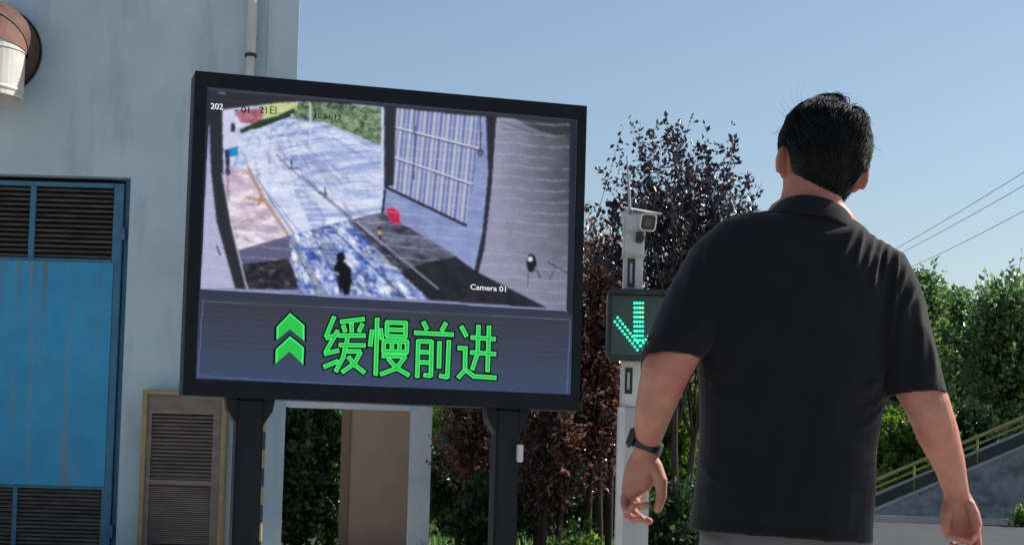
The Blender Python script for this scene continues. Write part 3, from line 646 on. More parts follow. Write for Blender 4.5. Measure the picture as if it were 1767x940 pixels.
for q in range(10):
    for c_ in (-.5,.5):
        for sx in (-1,1): dot.append((1105+sx*(3+q*4.3+c_*4.6), 600-q*5.4+c_*7.0))
for nm, dd, mm in (('arrow_lights', dot, MT['led_green']), ('lime_arrow_lights', dot2, MT['led_lime'])):
    mb = MB()
    for (x, y) in dd:
        p = P(x, y, yF); mb.tube([(p.x,yF-.003,p.z),(p.x,yF-.010,p.z),(p.x,yF-.012,p.z)], [.0064,.0060,.003], 8)
    mb.build(nm, mm, sg, smooth=True)

# ------------------------------------------------------------------ vegetation
def leaf_mesh(name, pos, dirs, size, tint, m, parent, aspect=.55, fold=.25):
    n = len(pos); dirs = dirs/np.linalg.norm(dirs,axis=1,keepdims=True)
    rv = rng.normal(size=(n,3)); s_ = np.cross(dirs, rv); s_ /= np.linalg.norm(s_,axis=1,keepdims=True); nn = np.cross(s_, dirs)
    L = (size*rng.uniform(.45,1.4,n))[:,None]; W = L*aspect
    v = np.stack([pos, pos+dirs*L*.5+s_*W*.5+nn*L*fold*.3, pos+dirs*L-nn*L*fold*.5, pos+dirs*L*.5-s_*W*.5+nn*L*fold*.3], 1)
    f = np.arange(n*4).reshape(n,4); tri = np.concatenate([f[:,[0,1,2]], f[:,[0,2,3]]])
    me = bpy.data.meshes.new(name); me.vertices.add(n*4); me.vertices.foreach_set('co', v.ravel())
    me.loops.add(tri.size); me.loops.foreach_set('vertex_index', tri.ravel().astype(np.int32)); me.polygons.add(len(tri)); me.polygons.foreach_set('loop_start', np.arange(0,tri.size,3).astype(np.int32)); me.update(calc_edges=True)
    a = me.attributes.new('tint','FLOAT','FACE'); a.data.foreach_set('value', np.concatenate([tint,tint]).astype(np.float32))
    o = link(name, me, m, parent); o['kind'] = 'stuff'; return o
def rand_dir(n): 
    v = rng.normal(size=(n,3)); return v/np.linalg.norm(v,axis=1,keepdims=True)
def tree(name, label, base, height, crown_z, rx, rz, m, leaf, n_sh, per, cat='tree', group=None, shoot=.5, up=.8, trunk_r=.05, stems=1, ry=None, spread=.05, cone=0.0):
    """tapered trunk(s), limbs to every leafy shoot, leaves along the shoots"""
    base = Vector(base); t = thing(name, label, cat, tuple(base), group); ry = ry or rx
    b0 = np.array(base); cc_ = b0+np.array([0,0,crown_z])
    mb = MB(); tops = []
    for k in range(stems):
        a = 2*math.pi*k/max(stems,1)+.4; rr_ = .0 if stems == 1 else .10
        p0 = base+Vector((math.cos(a)*rr_, math.sin(a)*rr_, -.05)); tp = Vector((base.x+math.cos(a)*rx*(.0 if stems == 1 else .45), base.y+math.sin(a)*ry*(.0 if stems == 1 else .45), base.z+crown_z+rz*.35))
        pts_ = [p0.lerp(tp, f)+Vector((random.gauss(0,.03),random.gauss(0,.03),0))*(f > 0)*rx for f in (0,.2,.4,.6,.8,1)]
        mb.tube(pts_, [trunk_r*(1-.75*f) for f in (0,.2,.4,.6,.8,1)], 9); tops.append(pts_)
    # shoots: start inside the crown and run outward and up
    d = rand_dir(n_sh); rad = rng.uniform(.25,1.0,n_sh)**.6
    st = cc_ + d*rad[:,None]*np.array([rx,ry,rz])
    if cone: 
        f = (st[:,2]-(cc_[2]-rz))/(2*rz); k = 1-cone*f; st[:,0] = cc_[0]+(st[:,0]-cc_[0])*k*1.2; st[:,1] = cc_[1]+(st[:,1]-cc_[1])*k*1.2
    dr = d*np.array([1,1,.5])+np.array([0,0,up])+rng.normal(size=(n_sh,3))*.35; dr /= np.linalg.norm(dr,axis=1,keepdims=True)
    ln = shoot*rng.uniform(.45,1.35,n_sh)
    nl = n_sh//14                       # long leaders give the crown an uneven top
    st[:nl,2] = cc_[2]+rz*rng.uniform(.35,.95,nl); dr[:nl] = rng.normal(size=(nl,3))*.22+np.array([0,0,1]); dr[:nl] /= np.linalg.norm(dr[:nl],axis=1,keepdims=True); ln[:nl] *= 1.5; ST = st-dr*ln[:,None]*.6
    bm_ = MB()
    for i in range(0, n_sh, 2 if n_sh > 260 else 1):
        tr = tops[i % stems]; q = tr[min(5, max(1, int(2+random.random()*3.9)))]
        a0 = Vector(ST[i]); a1 = Vector(ST[i]+dr[i]*ln[i])
        if (a0-q).length < 2.2*max(rx,rz): bm_.tube([q, q.lerp(a0,.55)+Vector((0,0,.08*rz)), a0, a1], [trunk_r*.28, trunk_r*.18, trunk_r*.10, trunk_r*.03], 5)
    mb.build('trunk', MT['bark'], t, smooth=True); bm_.build('limbs', MT['bark'], t, smooth=True)
    f = rng.uniform(0,1.0,(n_sh,per)); pos = ST[:,None]+dr[:,None]*(ln[:,None]*f)[...,None]+rng.normal(size=(n_sh,per,3))*spread*(1.25-f)[...,None]
    ld = dr[:,None]*.55+rng.normal(size=(n_sh,per,3))*.7
    tint = np.clip(rng.normal(.45,.2,(n_sh,per))+rng.normal(0,.16,(n_sh,1)),0,1)
    leaf_mesh('crown', pos.reshape(-1,3), ld.reshape(-1,3), leaf, tint.ravel(), m, t); return t
LM_plum2 = leafmat('red_plum_leaf', [(.04,.022,.024),(.10,.05,.046),(.17,.085,.07),(.26,.16,.10)], .20, .5, 1.0)
LM_plum = leafmat('plum_leaf', [(.008,.008,.016),(.020,.015,.027),(.040,.024,.036),(.055,.058,.045)], .30, .25, .7)
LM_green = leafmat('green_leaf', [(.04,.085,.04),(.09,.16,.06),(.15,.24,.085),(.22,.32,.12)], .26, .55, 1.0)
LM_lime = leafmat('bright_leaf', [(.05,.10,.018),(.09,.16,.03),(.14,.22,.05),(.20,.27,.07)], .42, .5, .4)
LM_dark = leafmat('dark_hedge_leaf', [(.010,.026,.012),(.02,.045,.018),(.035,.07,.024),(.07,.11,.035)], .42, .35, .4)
def base_at(px, Y): return (P(px, 800, Y).x, Y, ground_z(Y))
def h_at(px, py, Y): return P(px, py, Y).z-ground_z(Y)
# purple plum trees
def plum(px, Y, top, rxpx, label, seed, n=330, bottom=760, stems=3, m=None, per=32, leaf=.060):
    global rng; rng = np.random.default_rng(seed); random.seed(seed)
    s_ = F_PX/Y; zt_ = h_at(px, top, Y); zb_ = h_at(px, bottom, Y); rz = (zt_-zb_)/2*.86
    return tree('plum_tree', label, base_at(px,Y), zt_, zb_+(zt_-zb_)/2*.92, rxpx/s_*.82, rz, m or LM_plum2, leaf, n, per, group='purple plum trees', shoot=.66, up=.85, trunk_r=.042, stems=stems, spread=.055)
plum(1165, 16.0, 190, 170, 'tall purple-leaved plum tree rising behind the signal post', 3, 300, 690, m=LM_plum, per=46, leaf=.058)
plum(1035, 17.0, 330, 70, 'purple plum tree tucked against the right edge of the screen', 5, 330, 860)
plum(945, 16.8, 480, 95, 'purple plum tree showing below the screen right of its right post', 8, 360, 905)
plum(828, 18.4, 500, 72, 'purple plum tree below the screen between passage wall and right post', 9, 330, 880)
# shrubs under them
def shrub(px, Y, top, rxpx, label, m, seed, n=170, leaf=.07, group='shrubs below the plum trees', per=26):
    global rng; rng = np.random.default_rng(seed); random.seed(seed)
    h = h_at(px, top, Y); return tree('leafy_shrub', label, base_at(px,Y), h, h*.52, rxpx*Y/F_PX, h*.44, m, leaf, n, per, cat='shrub', group=group, shoot=.34, up=.6, trunk_r=.022, stems=3, spread=.06)
shrub(838, 16.6, 830, 48, 'dark green shrub right of the passage wall', LM_dark, 21, 200)
shrub(765, 24.5, 672, 48, 'tall yellow-green bush peeping out right of the pillar under the screen', LM_lime, 33, 200, .10)
shrub(790, 22.0, 735, 62, 'dark bush standing behind the plums right of the pillar', LM_dark, 26, 220, .09)
shrub(875, 22.6, 770, 60, 'olive bush behind the right screen post', LM_green, 27, 200, .09)
shrub(960, 22.2, 780, 62, 'dark bush behind the plum stems right of the right post', LM_dark, 28, 220, .09)
shrub(1045, 22.8, 760, 62, 'green bush behind the signal post', LM_green, 29, 210, .09)
shrub(1215, 23.5, 720, 80, 'dark bush behind the man\'s left hip', LM_dark, 30, 240, .09)
shrub(1000, 15.4, 918, 34, 'knee-high bright green sprig at the foot of the plum stems', LM_lime, 23, 60, .06, per=18)
shrub(1165, 19.0, 655, 62, 'yellow-green shrub seen between the man\'s left arm and his shirt', LM_lime, 24, 230, .085)
shrub(1150, 14.5, 835, 60, 'dark low shrub behind the man\'s left hand', LM_dark, 25, 150)
rng = np.random.default_rng(61); ng = 9000; gx_ = rng.uniform(-1.0,2.1,ng); gy_ = rng.uniform(13.2,26,ng)
gd = rng.normal(size=(ng,3))*.3+np.array([0,0,1.0])
tag(leaf_mesh('bed_grass', np.stack([gx_,gy_,np.array([ground_z(y) for y in gy_])],1), gd, .20, np.clip(rng.normal(.5,.25,ng),0,1), LM_green, None, aspect=.10), 'tufts of grass covering the bed below the plum trees', 'grass', kind='stuff')
# cypress in the passage
def cypress(px, Y, top, rxpx, label, seed, m):
    global rng; rng = np.random.default_rng(seed); random.seed(seed)
    h = h_at(px, top, Y); return tree('cypress_tree', label, base_at(px,Y), h, h*.5, rxpx*Y/F_PX, h*.5, m, .10, 330, 34, group='cypresses behind the passage', shoot=.42, up=1.6, trunk_r=.05, spread=.05, cone=.45)
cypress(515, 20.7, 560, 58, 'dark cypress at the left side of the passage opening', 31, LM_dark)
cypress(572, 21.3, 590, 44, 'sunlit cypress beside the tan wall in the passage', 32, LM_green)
# green trees on the right
def green(px, Y, top, rxpx, label, seed, n=420, m=LM_green, leaf=.19, bottom=830):
    global rng; rng = np.random.default_rng(seed); random.seed(seed)
    zt_ = h_at(px, top, Y); zb_ = h_at(px, bottom, Y); return tree('broadleaf_tree', label, base_at(px,Y), zt_, (zt_+zb_)/2*.97, rxpx*Y/F_PX*.86, (zt_-zb_)/2*.88, m, leaf, n, 32, group='green trees beyond the stairs', shoot=1.1, up=.45, trunk_r=.14, stems=2, spread=.17)
green(1745, 52, 455, 95, 'dense green tree at the right edge above the stairs', 41, 560)
green(1645, 55, 478, 75, 'green tree right of the man\'s sleeve, above the handrail', 42, 520)
green(1590, 51, 446, 48, 'slim green tree touching the man\'s right shoulder', 43, 420)
green(1530, 56, 520, 80, 'green tree mostly hidden behind the man\'s right arm', 44, 420)
green(1400, 57, 560, 110, 'green tree hidden behind the man\'s back', 45, 300)
green(1260, 57, 560, 90, 'green tree glimpsed left of the man\'s shirt', 46, 300)
shrub(1570, 37.5, 690, 80, 'bright yellow-green bush beside the man\'s right elbow, above the handrail', LM_lime, 51, 330, .14, group='bushes along the stairs', per=34)
shrub(1660, 40.5, 690, 80, 'dark green bush behind the handrail right of the forearm', LM_dark, 52, 300, .15, group='bushes along the stairs', per=32)
shrub(1762, 33.0, 880, 14, 'tiny weed clump growing at the kerb by the stair wall', LM_lime, 53, 30, .07, group='bushes along the stairs', per=16)
# far wood closing the view
rng = np.random.default_rng(77)
nf = 32000; fx_ = rng.uniform(-30,48,nf); fz = np.abs(rng.uniform(0,1,nf))*(4.6+1.0*np.sin(fx_*.5)+.7*np.sin(fx_*1.3+2)); fy = 66+rng.uniform(0,5,nf)
fo = leaf_mesh('far_woodland', np.stack([fx_,fy,fz+.3],1), rand_dir(nf), .42, np.clip(rng.normal(.35,.2,nf),0,1), LM_dark, None)
tag(fo, 'dark band of woodland far behind the trees', 'woodland', kind='stuff')

# ------------------------------------------------------------------ stairs on the right
STY = KY+.5
def sp(px, py, Y=STY): return P(px, py, Y)
st = thing('outdoor_stairs', 'concrete outdoor stairs climbing right with yellow handrail beside the man\'s arm', 'stairs', (sp(1640,890).x, STY+.8, ground_z(STY)))
gz = ground_z(STY)
x0 = sp(1490,892).x; x1 = sp(1767,772).x; zA = sp(1490,892).z+.03; zB = sp(1767,772).z; sl = (zB-zA)/(x1-x0); x2 = x0+9.5
def wallseg(name, m, y0, y1, xa, xb, off0, off1, z_floor=None):
    z = lambda x: zA+sl*(x-x0)
    lo = [gz-.05 if z_floor else z(xa)+off0, gz-.05 if z_floor else z(xb)+off0]
    mb = MB(); v = [(xa,y0,lo[0]),(xb,y0,lo[1]),(xb,y0,z(xb)+off1),(xa,y0,z(xa)+off1)]; v += [(x,y1,q) for (x,_,q) in v]
    mb.add(v, [(0,1,2,3),(4,7,6,5),(0,4,5,1),(1,5,6,2),(2,6,7,3),(3,7,4,0)]); return mb.build(name, m, st)
wallseg('side_wall', MT['concrete'], STY, STY+.22, x0, x2, 0, -.002, True)
wallseg('coping', MT['coping'], STY-.03, STY+.25, x0, x2, 0, .055)
wallseg('far_side_wall', MT['concrete'], STY+2.0, STY+2.2, x0-.2, x2, 0, -.50, True)
wallseg('far_coping', MT['coping'], STY+1.96, STY+2.24, x0-.2, x2, -.499, -.45)
run = .32; nst = int((x2-x0)/run)
for k in range(nst):
    MB().box(x0+k*run, x2, STY+.221, STY+1.999, gz+k*run*sl-.1, gz+(k+1)*run*sl-.002-.15).build('step', MT['concrete'], st)
rl = bpy.data.objects.new('handrail', None); COL.objects.link(rl); rl.parent = st; rl.location = -st.location
RY = STY+.11
def rz_(x, h): return zA+sl*(x-x0)+h
xs_ = [x0-.3, x2]
MB().tube([(xs_[0],RY,rz_(xs_[0],.60)),(xs_[1],RY,rz_(xs_[1],.60))], .036, 10).build('top_rail', MT['rail'], rl, smooth=True)
MB().tube([(xs_[0],RY,rz_(xs_[0],.31)),(xs_[1],RY,rz_(xs_[1],.31))], .030, 8).build('mid_rail', MT['coping'], rl, smooth=True)
wallseg('infill_panel', MT['signal_case'], STY+.09, STY+.13, x0, x2, .06, .275)  # dark strip filling the gap between coping and mid rail
MB().tube([(xs_[0],RY,rz_(xs_[0],.45)),(xs_[1],RY,rz_(xs_[1],.45))], .020, 8).build('rail_bar', MT['rail'], rl, smooth=True)
xpost = sp(1686,800,RY).x
for k in range(-3, 6):
    xx = xpost+k*1.25
    if xs_[0] < xx < xs_[1]: MB().tube([(xx,RY,rz_(xx,.03)),(xx,RY,rz_(xx,.61))], .024, 8).build('rail_post', MT['rail'], rl, smooth=True)
MB().box(sp(1688,890).x, sp(1730,890).x, KY+.3, KY+.48, gz, gz+.1).build('loose_slab', MT['coping'], st)

# ------------------------------------------------------------------ power lines
YW0, YW1 = 48.0, 95.0
for px0_, px1_, lab in ((1795,1480,'near'),):
    pole1 = thing('utility_pole', 'concrete utility pole carrying the wires, out of sight past the right edge', 'pole', (P(1990,800,YW0).x, YW0, 0))
    MB().tube([(pole1.location.x,YW0,0),(pole1.location.x,YW0,P(1990,120,YW0).z)], [.17,.11], 14).build('shaft', MT['pole'], pole1, smooth=True)
    MB().box(pole1.location.x-.9, pole1.location.x+.9, YW0-.06, YW0+.06, P(1990,200,YW0).z, P(1990,200,YW0).z+.1).build('crossarm', MT['pole'], pole1)
    pole2 = thing('utility_pole', 'concrete utility pole hidden behind the man\'s shoulder', 'pole', (P(1440,800,YW1).x, YW1, 0))
    MB().tube([(pole2.location.x,YW1,0),(pole2.location.x,YW1,P(1440,478,YW1).z)], [.17,.11], 14).build('shaft', MT['pole'], pole2, smooth=True)
    MB().box(pole2.location.x-.9, pole2.location.x+.9, YW1-.06, YW1+.06, P(1440,492,YW1).z, P(1440,492,YW1).z+.1).build('crossarm', MT['pole'], pole2)
for (a, b_, lab) in (((1767,297),(1552,428),'uppermost of the three power wires in the sky at right'), ((1767,319),(1558,436),'middle one of the three power wires in the sky at right'), ((1767,361),(1600,447),'lowest of the three power wires in the sky at right')):
    sx_, sy_ = (b_[0]-a[0]), (b_[1]-a[1]); e0_ = (a[0]-sx_*1.0, a[1]-sy_*1.05); e1_ = (b_[0]+sx_*.5, b_[1]+sy_*.42)
    A_, B_ = P(e0_[0], e0_[1], YW0), P(e1_[0], e1_[1], YW1)
    pts_ = []
    for i in range(33):
        f = i/32; 
        # straight under the pixels of the visible span with a light sag
        p = A_.lerp(B_, f); pts_.append(p-Vector((0,0,.9*4*f*(1-f)*.25)))
    o = MB().tube(pts_, .013, 5).build('power_wire', MT['wire'], None, smooth=True); tag(o, 'thin grey wire, '+lab, 'wire', 'power wires')
#PERSON
# ------------------------------------------------------------------ the man seen from behind
MY = 3.53; PPM = 850.0
def mp(px, py, dy=0.0): return P(px, py, MY+dy)
def m_(px): return px/PPM
man = thing('person', 'man seen from behind in black polo shirt and grey trousers, walking towards the screen', 'person', (mp(1375,800).x, MY, 0))
def skin_mat():
    m = mat('skin', (.50,.235,.165), (.40,.165,.115), 26, .55, .35, bump=.16, bscale=170, detail=10, c3=(.56,.17,.13), s3=9, lo3=.5, hi3=.8)
    b_ = m.node_tree.nodes['Principled BSDF']; b_.inputs['Subsurface Weight'].default_value = .22; b_.inputs['Subsurface Radius'].default_value = (.020,.006,.003); b_.inputs['Subsurface Scale'].default_value = .6
    return m
MT['skin'] = skin_mat()
def cloth_mat(name, c1, c2, sheen, rough=.8):
    m = mat(name, c1, c2, 900, rough, .06, bump=.12, bscale=1400); b_ = m.node_tree.nodes['Principled BSDF']
    b_.inputs['Sheen Weight'].default_value = sheen; b_.inputs['Sheen Roughness'].default_value = .45; return m
MT['shirt'] = cloth_mat('black_jersey', (.0115,.0115,.0135), (.017,.0165,.0185), .15)
MT['trouser'] = cloth_mat('grey_twill', (.125,.118,.122), (.16,.152,.156), .12)
def remesh(mb, name, vox, smooth, m, parent, fac=.5):
    me = mb.mesh(name); o = bpy.data.objects.new(name, me); COL.objects.link(o)
    r_ = o.modifiers.new('r','REMESH'); r_.mode = 'VOXEL'; r_.voxel_size = vox; r_.adaptivity = 0
    s_ = o.modifiers.new('s','SMOOTH'); s_.factor = fac; s_.iterations = smooth
    me2 = bpy.data.meshes.new_from_object(o.evaluated_get(bpy.context.evaluated_depsgraph_get())); bpy.data.objects.remove(o); me2.name = name
    me2.shade_smooth(); me2.materials.clear(); return link(name, me2, m, parent)
XV, YV, ZV = Vector((1,0,0)), Vector((0,1,0)), Vector((0,0,1))
def limb(mb, pts, n=18, flat=None):
    """tapered limb: pts = (point, radius) or (point, rx, ry)"""
    rings = []; P_ = [q[0] for q in pts]
    for i, q in enumerate(pts):
        t = (P_[min(i+1,len(P_)-1)]-P_[max(i-1,0)]).normalized(); ra = q[1]; rb_ = q[2] if len(q) > 2 else q[1]
        a = (XV-t*XV.dot(t)).normalized(); c = t.cross(a)
        if i == 0: rings.append(ring(q[0]-t*ra*.55, a*ra*.55, c*rb_*.55, n))
        rings.append(ring(q[0], a*ra, c*rb_, n))
        if i == len(pts)-1: rings.append(ring(q[0]+t*ra*.45, a*ra*.78, c*rb_*.78, n)); rings.append(ring(q[0]+t*ra*.85, a*ra*.35, c*rb_*.35, n))
    mb.loft(rings)

# head frame
HC = mp(1418,284,.02); HM = Matrix.Translation(HC) @ Matrix.Rotation(R(8),4,'Y') @ Matrix.Rotation(R(9),4,'Z') @ Matrix.Rotation(R(-4),4,'X')
HZ = [-.125,-.112,-.085,-.05,-.01,.03,.06,.085,.105,.118]
HA = [.022,.043,.057,.066,.0735,.0775,.0765,.068,.050,.024]
HB = [.026,.048,.070,.085,.095,.0985,.097,.088,.066,.033]
HO = [.058,.045,.028,.013,.0,-.003,-.004,-.004,-.004,-.004]
def skull(az, z, off=0.0):
    """az measured from the back of the head; local point on the skull plus an offset"""
    a = np.interp(z, HZ, HA); b_ = np.interp(z, HZ, HB); o_ = np.interp(z, HZ, HO)
    return Vector(((a+off)*math.sin(az), o_-(b_+off)*math.cos(az), z))
body = MB()
body.loft([ring(HM@Vector((0,HO[i],HZ[i])), (HM.to_3x3()@XV)*HA[i], (HM.to_3x3()@YV)*HB[i], 32, 2.15) for i in range(len(HZ))])
h3 = HM.to_3x3()
for s_ in (-1,1):      # ears
    e = Vector((s_*.86,-.51,0)).normalized(); nrm = Vector((s_*.51,.86,0)).normalized()
    for (cc0, ea, ez, th) in ((Vector((s_*.074,.004,-.012)), .022,.033,.0065),):
        rs = []
        for k in range(9):
            f = -1+2*k/8; w_ = math.sqrt(max(0,1-f*f*.97)); lean = e*(.006*f)
            rs.append(ring(HM@(cc0+e*.008+lean+ZV*(ez*f)), h3@(e*(ea*w_*(1 if f > -.2 else .8))), h3@(nrm*(th*(.5+.5*w_))), 16))
        body.loft(rs)
    # helix rim
    pts_ = [HM@(Vector((s_*.078,.006,-.012))+e*(.024*math.sin(t_))+ZV*(.033*math.cos(t_))-nrm*.003) for t_ in np.linspace(-.3,2.4,9)]
    body.tube(pts_, .0045, 8)
body.tube([HM@Vector((0,.088,.022)), HM@Vector((0,.104,-.005)), HM@Vector((0,.114,-.03)), HM@Vector((0,.098,-.042))], [.007,.010,.014,.010], 10)
for s_ in (-1,1): body.tube([HM@Vector((s_*.012,.102,-.036)), HM@Vector((s_*.016,.094,-.038))], [.008,.007], 8)
for zz, rr_ in ((-.068,.0065),(-.079,.0075)): body.tube([HM@Vector((x_, .082-.35*abs(x_), zz)) for x_ in (-.026,-.013,0,.013,.026)], [.003,rr_,rr_,rr_,.003], 8)
body.tube([HM@Vector((x_, .090-abs(x_)*.45, .034)) for x_ in (-.05,-.03,0,.03,.05)], [.006,.009,.006,.009,.006], 8)
# neck
limb(body, [(mp(1398,420,.02),.080,.075),(mp(1398,380,.0),.070,.070),(mp(1400,350,.005),.064,.066),(mp(1403,320,.015),.059,.064),(mp(1410,290,.02),.057,.066)], 24)
# torso under the shirt and legs
limb(body, [(mp(1350,940),.155,.105),(mp(1352,900),.150,.105),(mp(1358,800),.135,.10),(mp(1365,700),.140,.10),(mp(1375,600),.155,.105),(mp(1385,500),.165,.105),(mp(1392,440),.160,.095),(mp(1397,405),.11,.08)], 28)
hipL, hipR = mp(1285,945), mp(1425,945)
def leg(h, dy, sx):
    k_ = Vector((h.x+sx*.01, h.y+dy*.55, .47)); an_ = Vector((h.x+sx*.01, h.y+dy, .09))
    return h, k_, an_
LG = [leg(hipL, .22, -1), leg(hipR, -.16, 1)]
for h, k_, an_ in LG:
    limb(body, [(h+ZV*.04,.082),(h.lerp(k_,.5),.072),(k_,.056),(k_.lerp(an_,.35),.055),(an_,.038),(an_-ZV*.04+YV*.0,.04)], 18)
# arms
limb(body, [(mp(1250,442),.058),(mp(1212,510,-.02),.055),(mp(1175,590,-.045),.052),(mp(1148,642,-.05),.0495,.044),(mp(1131,698,-.015),.0405,.039),(mp(1121,740,.03),.0325,.032),(mp(1116,766,.055),.0268,.024),(mp(1113,786,.07),.0262,.021)], 22)
limb(body, [(mp(1505,455),.058),(mp(1538,540,-.02),.055),(mp(1572,640,-.04),.052),(mp(1601,700,-.04),.0455,.043),(mp(1619,750,-.01),.0420,.040),(mp(1638,800,.03),.0325,.032),(mp(1649,842,.07),.0265,.023),(mp(1651,856,.08),.0265,.021)], 22)
# left hand: palm towards the viewer, thumb on the body side
limb(body, [(mp(1113,782,.072),.027,.021),(mp(1110,804,.080),.036,.020),(mp(1102,826,.088),.034,.018),(mp(1093,850,.092),.027,.015)], 20)
def digit(pts, r0, r1): 
    n = len(pts); limb(body, [(mp(*p), r0+(r1-r0)*i/(n-1)) for i, p in enumerate(pts)], 12)
digit([(1120,792,.072),(1131,806,.060),(1141,830,.050),(1141,856,.048),(1135,879,.050)], .0190, .0085)
digit([(1112,838,.086),(1108,852,.082),(1096,864,.066),(1104,873,.050),(1117,871,.044)], .0108, .0082)
digit([(1101,846,.092),(1090,870,.092),(1095,886,.080),(1108,895,.066),(1121,899,.058)], .0110, .0084)
digit([(1091,850,.094),(1080,872,.092),(1083,889,.078),(1095,897,.062),(1106,893,.052)], .0106, .0080)
digit([(1084,842,.092),(1077,860,.088),(1078,875,.074),(1086,880,.058),(1094,870,.050)], .0094, .0072)
# right hand: loose fist seen from the little-finger side
limb(body, [(mp(1651,854,.082),.027,.020),(mp(1655,872,.092),.033,.018),(mp(1659,893,.102),.036,.016),(mp(1663,915,.108),.031,.015)], 20)
digit([(1638,866,.085),(1634,884,.082),(1632,905,.090),(1636,924,.105)], .0150, .0100)
digit([(1672,868,.075),(1681,886,.070),(1686,906,.066)], .0125, .0115)
digit([(1683,898,.068),(1685,920,.060),(1674,933,.050),(1656,930,.046),(1640,923,.052)], .0108, .0070)
digit([(1682,908,.085),(1687,938,.080),(1676,953,.070),(1656,948,.062),(1643,938,.066)], .0110, .0076)
digit([(1678,914,.102),(1684,950,.100),(1674,968,.092),(1654,962,.082),(1643,950,.082)], .0112, .0078)
digit([(1672,914,.118),(1678,950,.122),(1668,968,.116),(1650,962,.106),(1642,950,.104)], .0108, .0078)
bo = remesh(body, 'body', .0025, 4, MT['skin'], man)

# ---- polo shirt
shirt = MB()
SHR = [(366,1345,1458,.062),(371,1306,1474,.074),(380,1268,1490,.088),(394,1238,1508,.100),(415,1219,1526,.108),(440,1208,1545,.116),(480,1203,1556,.124),(540,1202,1554,.128),(600,1203,1544,.128),(640,1205,1533,.126),(700,1207,1520,.124),(760,1207,1511,.124),(820,1202,1507,.128),(870,1195,1505,.132),(912,1189,1503,.134)]
rs = []
for (py, l, r_, dd) in SHR:
    sl = (.075 if py > 500 else .13)*(r_-l)/2/PPM       # the man leans: left side higher than right
    c = mp((l+r_)/2, py+ (5 if py < 500 else 12*(py-500)/400), .0); rs.append(ring(c, XV*m_((r_-l)/2)-ZV*(sl*.6), YV*dd, 40, 2.35))
c = rs[-1]; ctr = sum((Vector(p) for p in c), Vector())/40
hem2 = [ctr+(p-ctr)*.945+ZV*.0 for p in c]; hem3 = [ctr+(p-ctr)*.94+ZV*.035 for p in c]
shirt.loft(rs+[hem2, hem3])
def sleeve(pts, n=26):
    rr_ = []; P_ = [q[0] for q in pts]
    for i, q in enumerate(pts):
        t = (P_[min(i+1,len(P_)-1)]-P_[max(i-1,0)]).normalized()
        if i == len(pts)-1: t = (t + q[3]).normalized() if len(q) > 3 else t
        a = (XV-t*XV.dot(t)).normalized(); cq = t.cross(a); rr_.append(ring(q[0], a*q[1], cq*q[2], n, 2.1)); last = (q[0],a,cq,q[1],q[2],t)
    p, a, cq, r1, r2, t = last
    rr_ += [ring(p, a*(r1-.009), cq*(r2-.009), n, 2.1), ring(p-t*.04, a*(r1-.011), cq*(r2-.011), n, 2.1)]
    shirt.loft(rr_)
sleeve([(mp(1272,432),.066,.075),(mp(1243,462,-.005),.073,.080),(mp(1213,515,-.02),.071,.078),(mp(1180,572,-.035),.066,.072),(mp(1155,619,-.045),0.0595,.066,Vector((.42,0,-.2)))])
sleeve([(mp(1478,456),.062,.072),(mp(1512,475,-.005),.069,.080),(mp(1540,540,-.02),.068,.078),(mp(1562,615,-.03),.064,.072),(mp(1580,684,-.04),.063,.068,Vector((-.15,0,0)))])
so = remesh(shirt, 'polo_shirt', .0034, 5, MT['shirt'], man)
def folds(o, FL, noise_amp=.0016):
    me = o.data; n = len(me.vertices); co = np.empty(n*3); me.vertices.foreach_get('co', co); co = co.reshape(-1,3)
    no = np.empty(n*3); me.vertices.foreach_get('normal', no); no = no.reshape(-1,3)
    x, y = to_px(co); wt = np.clip(-no[:,1]*1.6+.35, 0, 1); disp = np.zeros(n)
    for (pl, A, w_) in FL:
        best = np.full(n, 1e9); tt = np.zeros(n); L = len(pl)-1
        for i in range(L):
            (x0_,y0_),(x1_,y1_) = pl[i], pl[i+1]; LL = (x1_-x0_)**2+(y1_-y0_)**2
            t = np.clip(((x-x0_)*(x1_-x0_)+(y-y0_)*(y1_-y0_))/LL,0,1); d_ = np.hypot(x-x0_-t*(x1_-x0_), y-y0_-t*(y1_-y0_))
            mk = d_ < best; best[mk] = d_[mk]; tt[mk] = ((i+t)/L)[mk]
        disp += A*np.exp(-(best/w_)**2)*np.sin(np.pi*np.clip(.12+tt*.86,0,1))**.7
    X_, Y_, Z_ = co.T
    disp += noise_amp*(np.sin(X_*47+Z_*13+2*np.sin(Z_*19))+.7*np.sin(Z_*38+X_*21+1.3*np.sin(X_*33))+.5*np.sin(X_*83-Z_*29))
    wt2 = np.where(np.abs(no[:,2]) > .93, .3, 1.0)
    co += no*(disp*np.maximum(wt,.3)*wt2)[:,None]; me.vertices.foreach_set('co', co.ravel()); me.update()
